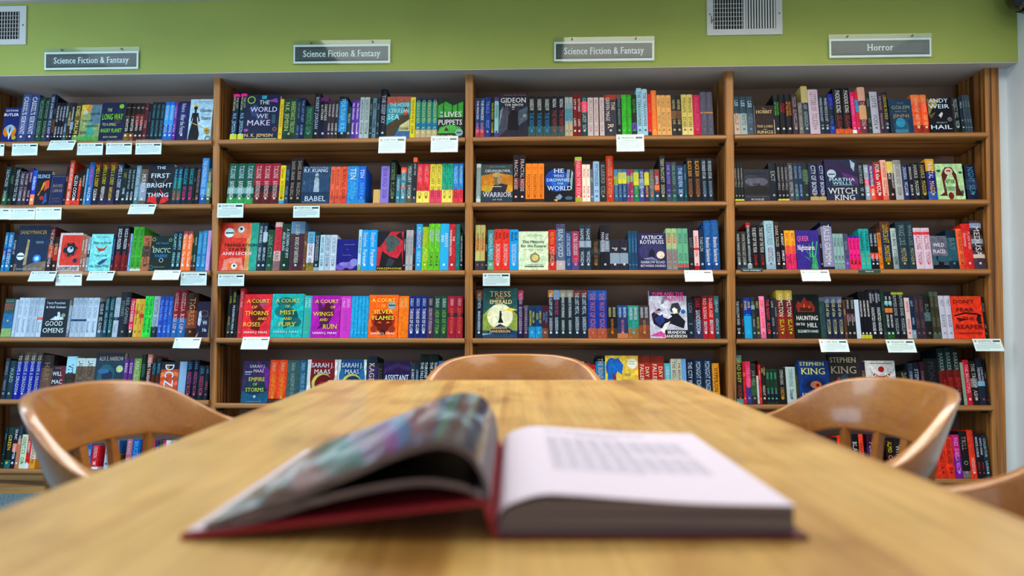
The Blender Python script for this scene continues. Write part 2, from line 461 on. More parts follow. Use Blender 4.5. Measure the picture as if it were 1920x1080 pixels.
SHELVES[2,1] = (400,150,3.918,"""
@ 116
165 102 135+tf3a.06+bdd5.12 eea/bef THE CITY^WE BECAME|N.K. JEMISIN
@ 172
218 99 135+tf3a.06+bdd5.12 eea/bef THE CITY^WE BECAME|N.K. JEMISIN
F world 470 108
500 140 ec3 b93 THE FIFTH SEASON
600 140 154+b244.1 cd8/dc6 ~INHERITANCE TRILOGY^N.K. JEMISIN
626 132 135+b246.3 8ac THE LAST FLEET|ALIEN
660 132 125 9bd THE LAST FLEET|ALIEN
725 190 154 7b9 IMMORTALS|GATE
770 95 124+t123.2+b112.1 cde ROBERT JORDAN
830 125 113+t727.1+b114.3 eed DEADTAKE^to ATRAIN
855 150 434 eee GODKILLER|KANER
882 150 434 eee GODKILLER|KANER
910 150 333 eee GODKILLER|KANER
972 120 123+m29d.1-.85 aef FORTUNA|KRI
1005 200 244 cde MICAH
1036 150 63a fff Her Education|Sweeney
1066 150 74b fff Her Education|Sweeney
1098 126 bcc 667 ~GARDEN IN SUN|PETERS
1138 126 bcc 667 ~GARDEN IN SUN|PETERS
1160 135 133 9bb MARIE C BAY|M
1190 132 689 234 BINTI|DREAM
1215 130 134 9ab MARIE|BAY
1265 68 123+m345.3-.5 dde ~THE DEEP SKY
F cerulean 1440 122
1478 126 ed2 983 THE HOUSE IN THE SEA|KLUNE
1643 132 4*18a+t246.1+m298.1-.6+bcb9.2 ee8 CERULEAN SEA|K
F puppets 1845 130
""")
SHELVES[2,2] = (400,285,3.918,"""
@ 92
285 85 3*165+b4a6.15+m8bb.6-.75 def/fff ~T.KLUNE|RAVENSONG
475 85 3*a24+b622.3+m322.55-.7 fdd ~T.KLUNE|RAVENSONG
515 98 ed1+b4ad.08 222 Cyberpunk|NO CONCESSIONS
547 105 235+b346.1 8bc CITY OF|STAIRS
592 48 112 cba DANIEL KRAUS|WHALEFALL
640 45 112 cba DANIEL KRAUS|WHALEFALL
F babel 850 105
885 107 e75+bd65.2 b42 BURNING|ONE
925 107 e75+bd65.2 b42 BURNING|ONE
975 107 e64+bd54.2 a31 BURNING|ONE
1058 104 29d fff/6cf TEN|DARK
1110 104 27d+b39d.1 fff/6cf TEN|DARK
@ 1170
1222 275 db7 cb8 -
1285 103 98d 76b BEAR HEAD|DOGS
1338 58 122 9b8 NICK RAE FEVER|M. L. CLARK
1368 165 489+t467.1 def ANCIENT
1412 112 489+tf64.15+mc54.5-.6 eff ANCIENT|ANCILLARY
1458 88 455+b665.2 dee MERCURY|SWORD
1488 40 234+tf74.1+b556.1 ccc AND THE|O
1585 88 2*e45+bfe7.3 fbb/a42 ANCILLARY|JUSTICE
1675 88 2*ed5+be57.32 a83/a24 ANCILLARY|SWORD
1755 84 2*2b9+bfe7.32 176/a84 ANCILLARY|MERCY
1845 84 2*29d+be45.32 def/a24 PROVENANCE|LECKIE
""")
SHELVES[2,3] = (400,405,3.918,"""
F translation 312 50
345 50 245+m356.2-.6 def STAR WARS|REPUBLIC
378 50 134+mbcd.2-.4 def STAR WARS|REPUBLIC
430 100 254+b365.15 8ca JADE CITY
483 45 dbb+md34.1-.6+b977.2 856 ~TROJAN WARS
548 58 143+m254.2-.4 def ~A CROWN OF IVY^AND GLASS
652 40 534+t79b.25 ded ~LE GUIN|BOOKS OF EARTHSEA
675 110 753 dca LEFT
730 115 7bd+b983.3+mdde.3-.8 555 ALWAYS COMING|HOME
772 115 134+b9bc.08 bcd DISPOSSESSED
810 138 bde 789 ~HAND OF DARK|LE GUIN
850 138 bcd 789 ~LATHE OF|LE GUIN
897 138 cde 789 ~LATHE HEAVEN|LE GUIN
F bluewave 1055 170
1080 100 bde+b8b7.1 567 THE DAWN ART
1135 102 1ae def/fff Stephen|Fortuna
1195 102 1ae def/fff Stephen|Fortuna
F persephone 1390 115
1408 115 113 def R. B. LEMBERG I
1462 103 2*bbb 889 ~THE BALANCING
1480 70 134+b112.2 c55 KISS|LEVINE
1528 58 3ad+m58c.2-.5 def KINGDOM|NEXT
1575 80 9c2 fc4/fe8 ORDER|CHILD
1660 56 2*7c3 def/353 THREE BODY^PROBLEM|CIXIN
1725 56 3be fff DEATH'S^END
1775 60 c34 fff THE^WANDERING EARTH
1808 60 177 2ab LORRAINE|L
1848 122 122 cdd DARK WATER DAUGHTER
""")
SHELVES[2,4] = (400,530,3.918,"""
@ 90
118 50 111+m344.7-.9 bb6 SUPER|GOOD
148 50 112 cd5/def KAREN LORD|THE BLUE BEAUTIFUL WORLD
170 90 111 555 DUSK
203 42 c34 fcc/b77 ~SARAH J. MAAS|THORNS AND ROSES
F thorns 412 85
F mist 650 82
708 95 3bb dff/8c6 ~SARAH^J. MAAS|A COURT OF MIST
F wings 922 95
1003 98 d4c fcf/b6d ~SARAH^J. MAAS|A COURT OF WINGS
1132 98 5*1ad 6df ~SARAH|A COURT OF FROST
F flames 1352 90
1428 98 f81 fd9/fa3 ~SARAH^J. MAAS|A COURT OF SILVER
1565 98 3*138 def/fff SARAH|THRONE OF GLASS
1615 98 535+t334.3 dcd SARAH|CROWN OF MIDNIGHT
1715 98 2*254 dee/9c6 SARAH|HEIR OF FIRE
1845 98 2*a24+m523.4-.5 fcc/f75 SARAH|QUEEN OF SHADOWS
""")
SHELVES[2,5] = (400,650,3.918,"""
@ 198
F storms 396 105
525 97 2*e52+m532.9-1 fc9/fb3 SARAH|TOWER OF DAWN
615 100 466 9bb SARAH|KINGDOM OF ASH
675 100 268 9cd SARAH|THRONE OF GLASS
F maasred 900 95
F maasblue 1115 95
1190 70 234+m437.2-.9 ed9 KAGEN
1240 120 222+m434.4-.8 667 KAGE THE
F assistant 1440 105
1475 120 345 def A FIRST TIME
1505 122 234 ace GENERATION
1575 55 122+m354.6-.8 def THRONE OF^THE FALLEN
1645 55 122+m354.6-.8 def THRONE OF^THE FALLEN
1700 105 27b def BLUE
1760 105 456 def STONE
1840 105 222 ddd BLACK
""")
SHELVES[3,1] = (880,150,3.879,"""
@ 42
74 132 248+bb45.2 fff/f9a THE PRINCESS|GUIDE
110 132 258+bb45.2 fff/f9a THE PRINCESS|GUIDE
153 125 249 9bf TRIALS|MIST
180 150 122 dd4 WALTER MOSLEY|TOUCHED
212 125 649+m9cc.1-.9 356 GODDESS
F gideon 425 100
482 120 122+m466.75-1 fff/3ae HARROW|THE NINTH
538 120 122+m466.75-1 fff/3ae HARROW|THE NINTH
594 120 122+m466.75-1 fff/3ae HARROW|THE NINTH
646 118 123+m466.75-1 fff/c55 NONA|THE NINTH
696 118 123+m466.75-1 fff/c55 NONA|THE NINTH
754 125 2*abb+m6ab.3-.6+bcb9.3 789 LOCKED TOMB
786 105 811 fff CITY OF|LAKES
815 105 811 fff OUTTAKES|LAKES
863 113 155+mf47.15-.4 fdd CATHERINE LACEY|KAT
905 127 dcc b99 ~HELL FOLLOWED|US
@ 908
943 127 dcc b99 ~HELL FOLLOWED|US
@ 950
985 127 dcc b99 ~HELL FOLLOWED|US
1075 107 445+tb43.12 fed ~THE^GRIFFIN MAGE|R
1112 107 122+t756.1 9bb HOLE SHADOWS
1148 107 4b3 5e4 AUTONOMOUS|NEWITZ
1185 107 3a3 5e4 AUTONOMOUS|NEWITZ
1222 107 231+m64a.7-.9 4c4 SCATTER|Z
1263 58 ade 234 THE TERRAFORMERS
1303 65 bde 234 THE TERRAFORMERS
1330 102 e22+b224.08 f77 PROMISE
1370 75 f83+bfa5.1 fc8 DEMOCRACY OF FEAR
1398 110 eb7 a85 ~CIRCE|MILLER
1437 110 eb7 a85 ~CIRCE|ACHILLES
1477 110 eb7 a85 ~CIRCE|ACHILLES
1512 108 333+m864.4-.6 dc9 NEVER|DIE
1550 108 222+m753.4-.6 dc9 NEVER|DIE
1635 105 2*dc7+bed9.2 763 PERHAPS|STARS
1690 108 c26+bc14.1 e68 SCHOOL OF LIARS
1738 87 667+md94.47-.5 778 SEVEN
1782 87 667+md94.47-.5 778 SEVEN
""")
SHELVES[3,2] = (880,280,3.879,"""
@ 48
82 105 cdd+m9aa.1-.9 bcc WASTE
F warrior 316 110
360 40 212+m733.5-.7 fdd FRACTAL NOISE
408 40 212+m733.5-.7 fdd FRACTAL NOISE
545 103 3*f92+b432.08 f63/b41 D|FOUNDRYSIDE
F drowned 770 122
822 55 e45+tac4.08+bbb4.1 fde ~PASSION FOR SEX
882 110 2*fed e66 PICNIC|ROAD
905 145 678 eee OUT
950 87 ace 356 ~MYTHMAKERS|C
1000 93 333 abb BLUEBIRD|CIEL
1055 47 c42 fb9 ~CANIA POSTER|BE NOT GODS
1086 145 368+t58a.3+m9a4.2-.5 8bd KAIJU|CHARLES
1115 145 358+t58a.3+mdd4.1-.45 8bd KAIJU|CHARLES
1148 145 247+t47a.3+mdd4.1-.45 8cd KAIJU|CHARLES
1172 145 848+m9a4.2-.4 cdf STROSS
1198 145 a46+m9a4.2-.4 cdf STROSS|A
1238 145 286+mdd4.1-.5 ad8 DEAD|BEAT
1278 145 459+m89b.3-.6 def EMPIRE|GAMES
1312 145 426+mdd4.1-.5 ec5 DARK|MARKET
1352 145 377+m688.3-.6 e88 DARK|CRIMES
1388 145 944+b346.3+mf84.5-.65 def DEVIL
1436 47 122+b232.1 ddc TERRY PRATCHETT|DODGER
1475 92 437+b456.2 9ae INK BLOOD|E
1515 92 455+b366.2 8bb INK BLOOD|E
1568 118 258+b145.2 def THE SEVEN|SKY
1588 110 156 6bd GREEN
1640 65 112 fb3/c84 BLACK SUN|ROANHORSE
1695 65 112 fb3/c84 BLACK SUN|ROANHORSE
1738 65 123 def/9bd FEVERED STAR|ROANHORSE
1782 65 123 def/9bd FEVERED STAR|ROANHORSE
""")
SHELVES[3,3] = (880,405,3.879,"""
@ 40
76 65 cc8+b445.2+mda6.3-.6 953 HOPEPUNK
112 65 cb7+b445.2+mda6.3-.6 953 HOPEPUNK
130 150 222 dcb ALWAYS
178 100 599+b7b9.2+m3ab.4-.6 def NOMA ROJO
235 95 e43 822/fdd RED^MARS|ROBINSON
290 95 e43 822/fdd RED^MARS|ROBINSON
356 98 1ae 136/def BLUE^MARS|ROBINSON
F ministry 576 112
632 100 d33+m822.6-.8 fb4/fdb RED MOON|KIM STANLEY
698 57 679+bcbb.2+t557.1 dee ~SUN VOID
748 112 358 def/8bd ~A DIVE UNCHARTED|WOLF
800 110 b46+b659.2 def/f9a ~A TIRE ENDLESS|WOLF
845 67 345+m9ab.35-.5 def ~NAME OF|WIND
890 67 345+m9ab.35-.5 def ~NAME OF|WIND
955 170 222+m344.3-.5 b85 ~THE NAME|OF WIND
1025 65 223+m89a.35-.6 dde ~THE WISE^MANS FEAR
1097 170 334+m9ab.45-.8 eee ~P
1160 170 334+m9ab.45-.8 eee ~P
1228 108 3*257 6ad SLOW REGARD
F rothfuss 1438 125
1520 90 2*ac9+b999.5+mcb9.2-.4 b54 SPEAR|CUTS
1600 90 2*7b9+b466.1+mc66.85-.95 578 SPEAR|ADD
1640 92 223+m334.4-.7 999 SAINT
1678 105 ecc+md22.45-.5+bb13.1 d33 SANDERSON
1718 97 135+m245.3-.5 cde TAO LIN
1772 32 26a+b159.1 49d/fff ~ELANTRIS|Brandon Sanderson
1828 28 26a+b159.1 49d/fff ~ELANTRIS|Brandon Sanderson
""")
SHELVES[3,4] = (880,530,3.879,"""
@ 42
94 53 234+t854.2 def THE LOST METAL|BRANDON SANDERSON
F tress 350 40
393 55 325+ta46.2+b225.1 dcd MISTBORN|BRANDON SANDERSON
430 165 434+t667.1 bac WARBREAKER
480 165 146+b29c.35 dd4/8cf WELL OF^ASCENSION
530 165 147+b29c.35 dd4/8cf HERO OF^AGES
574 165 523+b853.3 6ad/cab THE FINAL^EMPIRE
614 53 334+tb85.15 def THE ALLOY OF LAW|SANDERSON
658 53 234+t7ac.2 d58/def SHADOWS OF SELF|SANDERSON
708 53 233+t998.15 def THE BANDS OF MOURNING|SANDERSON
760 53 233+t998.15 def THE BANDS OF MOURNING|SANDERSON
812 53 234+t744.15 def THE LOST METAL|SANDERSON
865 53 234+t744.15 def THE LOST METAL|SANDERSON
935 55 24a+t36b.2+bb64.2 d87 ~THE WAY OF KINGS
1005 55 24a+t36b.2+bb64.2 d87 ~THE WAY OF KINGS
1078 165 222+b642.3 dda/e93 BRANDON^SANDERSON|RHYTHM OF WAR
1157 165 347+bc85.15+t259.3 def/e9a BRANDON^SANDERSON|WAY OF KINGS
1238 165 398+ba74.3 def/5cd BRANDON^SANDERSON|WORDS OF
1315 165 544+b953.4 def/da7 BRANDON^SANDERSON|OATHBRINGER
F yumi 1592 55
1640 115 234 9ab ~LICH|S
1702 95 412+b446.45 c44/def DARK|SANDERSON
1745 95 b23+t923.15 fdd/def ~RED RISING|BROWN
1790 95 c22+t923.15 fdd/def ~DARK AGE|BROWN
1828 97 256+t478.2 bcd GRAVES|VENCO
""")
SHELVES[3,5] = (880,650,3.879,"""
@ 700
790 120 933 fcc RED|RED
840 108 da3 863 GOLD|SUN
885 120 a35 faa ROSE|BOOK
925 132 c22 fff VERIFIE|S
992 65 18b+t112.12 dcb THE BONE|SHARDS
F priory 1237 65
1328 65 b32+t832.15+m926.5-.7+b226.3 fed DAY^FALLEN
1428 65 b32+t832.15+m926.5-.7+b226.3 fed DAY^FALLEN
1475 120 5bc def URBAN|K
1520 88 ccb 345 THE BEDLAM|HUGO
1555 88 ccb 345 THE BEDLAM|HUGO
1588 88 7ad cde -
1645 92 124 def THE CITY WE BUILT
1710 88 135+b246.2 cde MIDNIGHT KINGDOM
1778 85 135+b246.2 cde MIDNIGHT KINGDOM
1830 120 d92 432 HYPERION
""")
SHELVES[4,1] = (1370,140,3.623,"""
@ 25
72 148 cba+t356.45 def/a66 LEE|CHILD
118 148 abb+t356.45 def/566 LEE|ROTE
165 148 567+t356.45 def/89b LEE|ICE
F hobbit 305 210
345 132 112+t233.1 6d5/eee ~THE RETURN^OF THE KING
385 132 112+t122.1 e22/eee ~THE TWO^TOWERS
428 132 112+t122.1 fa2/eee ~FELLOWSHIP^OF THE RING
470 132 434 cbb ~TOLKIEN|SILMARILLION
500 190 777 bba ~TALES|PERILOUS
545 77 345+tcb7.35 bcc ~THE FALL OF|GONDOLIN
615 100 cbc 988 ~LETTERS OF|TOLKIEN
645 142 134 cde WHERE PEACE IS LOST|V
680 142 123 cde WHERE PEACE IS LOST|V
718 130 124+t22a.3+b24a.2 58c WITCH|KING
780 88 112+bd62.1 eee/c33 PHOENIX KING|DELARA
832 88 112+bd62.1 eee/c33 PHOENIX KING|DELARA
862 118 d17+beee.08 f9c THE SCOURGE|B
888 115 c24+m28b.2-.5 6cd LAVENDER
940 84 735+tda9.3+mda7.4-.7 ecb ~KAIKEYI|THE FIRST BINDING
968 125 133 8a9 GREEN|ASH
1022 115 bbc 667 ~LOTE|VON
1052 125 424 baa THE MAGIC|MIDNIGHT
1090 120 123 dc3/cde LESSONS IN BIRD|M
F golem 1250 165
1315 136 e63+te84.2+ba32.2 fcb/fda THE MARTIAN|ANDY WEIR
1358 136 f63+te84.2+ba32.2 fcb/fda THE MARTIAN|ANDY WEIR
F hailmary 1525 162
1575 150 122 bcc PROJECT HAIL|WEIR
1598 150 234+b244.1 cde WELLS|A
1650 138 3*456 9bb MURDER|BOT
""")
SHELVES[4,2] = (1370,280,3.623,"""
@ 32
95 92 3*122+bdd4.04 bbb MURDERBOT WELLS
F rogue 272 135
325 92 123 bbb EXIT
402 92 3*112+bdd4.04 bbb MURDERBOT WELLS
440 92 556 ccc NETWORK|EFFECT
470 92 245+b366.3 9bc FUGITIVE|BONES
500 92 236 9bc FUGITIVE|BONES
545 92 233+m464.2-.5 8a9 SYSTEM
608 95 225+bba7.1 def/c96 CITY OF BONES
655 95 225+bba7.1 def/c96 CITY OF BONES
F witchking 878 70
922 90 123 bcc WAYWARD|W
955 105 9ab+md57.4-.6 fff KAI|SOJOURN
990 100 d44+t638.6+be64.3 fff MALON WATERSAN|WARE
1042 85 c22+t943.2 fff FOR the WOLF
1083 72 eba+bd76.1 d33 MY MURDER|SKELETON
1128 82 311+tdc6.3 fff/dcc THE TANGLEROOT^PALACE
1182 72 bbb+t999.1 778 ~THE HOUSE AND|BONE
1225 105 236 def ~INANNA|WILSON
1255 100 213 ddd DRAGON|BURN
1300 90 122 ddd HARRIS|MADDIE
1350 90 112 dc6 HARRIS|MADDIE
1412 65 228+tda3.3+b36b.2 fff/fd5 FRACTAL|MAGIC
F yellowface 1600 98
@ 1615
1690 105 124+m346.4-.7 6ac NIGHT|SEA
""")
SHELVES[4,3] = (1370,405,3.623,"""
@ 45
80 105 222+b334.1 cdd WHEN THINGS GET DARK
118 105 444+b445.1 ccc WHEN THINGS GET DARK
150 45 122+b9aa.12+tb22.1 def SORROWLAND ANTHOLOGY
200 60 112+b221.1 eee/c33 THE BEST OF THE YEAR|DATLOW
245 60 122 eee/c33 THE BEST OF THE YEAR|DATLOW
312 32 acd+b9bc.1 899/a33 ~CREATURES|GOTHIC
350 38 213+t432.1 edb ~DARK TALES|OTTO
380 100 112+b432.1 fff A NIGHT|SHIRLEY
455 98 2*f75+tfb3.4+bd37.4 c44 BEST HORROR|AMOS
F queer 615 97
635 130 111 ccc BOX
710 38 224+m99b.1-.95 eee ~TALES GRIMM
782 120 3*9bb+b8aa.1 456 STORIES|BEST
815 120 557+b75a.3 9ab EDEN
892 137 3*f29+t43a.06+be36.3 301 THE HIVE|BUTTER
960 87 2*2aa+b3bb.3 033/8c5 CASSANDRA|KHAW
1015 87 2*112+me44.6-.75 def TENDER IS|MEAT
1042 87 d82+t531.1 753 RING|N
1112 40 235+t643.2+b332.2 ec3 ~LOVECRAFT|MONSTERS
1150 82 bcc+b9aa.3 456 THE BOG|STOKER
1225 40 245 9aa/cb8 WAKE LIKE|MOTHER
1268 40 245 9aa/cb8 WAKE LIKE|MOTHER
1380 80 2*dcd+me45.1-.17 d45 I CALLING|THING
F wildplaces 1490 135
1560 95 134+m367.2-.8 79a BAT
1600 85 f74+bd53.1 532 ~THE HAUNT|DOLL
1662 52 d33 fcc PLAIN BAD^Heroines
1745 32 545+m9ac.05-.15+m222.2-.3+m9ab.38-.48+m222.55-.62+mdcb.7-.78 eee MEDUSA
""")
SHELVES[4,4] = (1370,530,3.623,"""
@ 42
78 110 111 ddd THE HOLLOW KIND|D
98 110 222 b66 HEX|WOOD
152 102 14a+b2ad.55 ed3/3cf OUR^SHARE|OF NIGHT
178 98 344+m8aa.2-.3 bcc LOOK|WHAT
208 98 323+b444.3 cc5 NEST|WORTH
246 92 f9b+bd7a.1 f35 JUST LIKE HOME
285 95 223 f55 THE NIGHT|BLUE
310 95 234 ccc LONE|CLOCK
328 105 433 bbc MOONTIDE
385 52 633+tba4.2+b932.5 fed/dd2 HAMILTON|SLAY
440 52 723+tba4.2+b832.5 fed/dd2 HAMILTON|SLAY
F haunting 618 80
655 100 355+t678.1 cb7 -
780 95 3*235+t679.15 dda ~YEAR of the|WITCHING
800 115 643 dba FRIEND
860 98 2*222+m645.4-.6 ccc SWAN|SONG^MCCAMMON
892 115 cde 9ab -
965 60 3*112+bcc3.08 fff HORRORSTOR
1045 45 2*123+b222.08 dde/fff GRADY^HENDRIX|HAUNTED HOUSE
1068 60 243+b344.2 777 WITCH
1120 62 2*123+b263.15+m5bb.2-.28+md84.35-.45 fff MY BEST|EXORCISM
1205 65 2*223+tab4.05 bcc SUMMER SONS|MANDELO
1240 102 dcc e44 WHITE|ANGIE
1268 90 135+b8ab.2 bdf OUT|WISH
1335 88 2*434 866 WILDER|GIRLS
1380 85 222+m577.4-.6 899 BLACK
1440 62 2*565+m443.1-.9 887 MISTER|MAGIC
1525 88 2*ccd 99a PET|BAKER
F reaper 1735 92
1765 95 122 9bb THEY CAME|LORE
""")
SHELVES[4,5] = (1370,645,3.623,"""
@ 45
93 75 699+m233.15-.9 dd4/c43 DEAD EASY|SHOE
112 120 c23 fbb RED
148 118 d47+b448.4 f9a/88c THE CIPHER
185 130 333+m464.4-.8 9a9 JOE HILL
200 215 ccc 999 K
218 110 c33+t411.1 fbb/fa4 DRACULAS
250 122 322 ed9/ddc STEPHEN^KING|NIGHT
328 168 3*243+m223.6-.95 6ca KING|CASE
388 160 222 ccc/da4 STEPHEN KING|CHRISTINE
455 155 bcc 6aa/357 STEPHEN KING|Dreams
472 135 234+m443.3-.8 975 F
F fairytale 688 112
F stephen 905 68
935 120 324+b235.4 ca6 STEPHEN
F clown 1142 113
1165 190 221 da8 DUMA
1230 180 122 cb9 DARK TOWER
1262 130 345 cde STEPHEN
1310 125 123 cde STEPHEN
1340 120 413 a88 STOKER
1440 100 111 445 MONSTER
1490 28 133+m711.4-.7 9aa/d33 BARKER|BOOKS^
1540 22 133+m711.4-.7 9aa/d33 BARKER|BOOKS
1590 22 122+m721.4-.7 9aa/d33 BARKER|BOOKS
1612 125 9a9 bcb AMONG
1652 108 c24 fcc THE BEAUTIFUL
1700 115 222+m888.4-.6 ddd THE TROOP|ASH
1750 95 234+m8bd.5-.6 eef/c44 LONG PAST^MIDNIGHT
1785 120 223 ccb STONE KING
""")
SHELVES[4,6] = (1500,780,4.571,"""
@ 150
245 185 111 ddd LO
290 185 122 ddd PAUL
345 185 112 ddd PAUL
378 165 e42 833 IMMO
420 160 555 aaa R
@ 460
530 155 112 ddd BLACK
570 155 e53 933 FALLEN
@ 600
680 155 413+m536.3-.8 cad PLUM
720 165 123 def I FEED HER TO
@ 760
830 200 311 ed3/eaa ALMO|CANDLE
900 190 222 ddd WITH
@ 980
1130 300 911 faa RED
1200 180 e42 722 MOTHERORCHARD
1268 170 e42 722 HER ORCHARD|A
1340 180 e42 722 OTHER ORCHARD|B
1405 160 82a+tc28.5 fbf ~MARIE|KARELLA WAITE
1475 130 222+b877.15 baa TRILL|O
1530 120 e42 c66/fdd THE MOTHER|WENDIG
1568 150 223 eef/b44 WHITE HORSE|ERIKA
1600 150 223 eef/b44 WHITE HORSE|ERIKA
1655 165 245 cde COLLECTOR|LAURA
""")
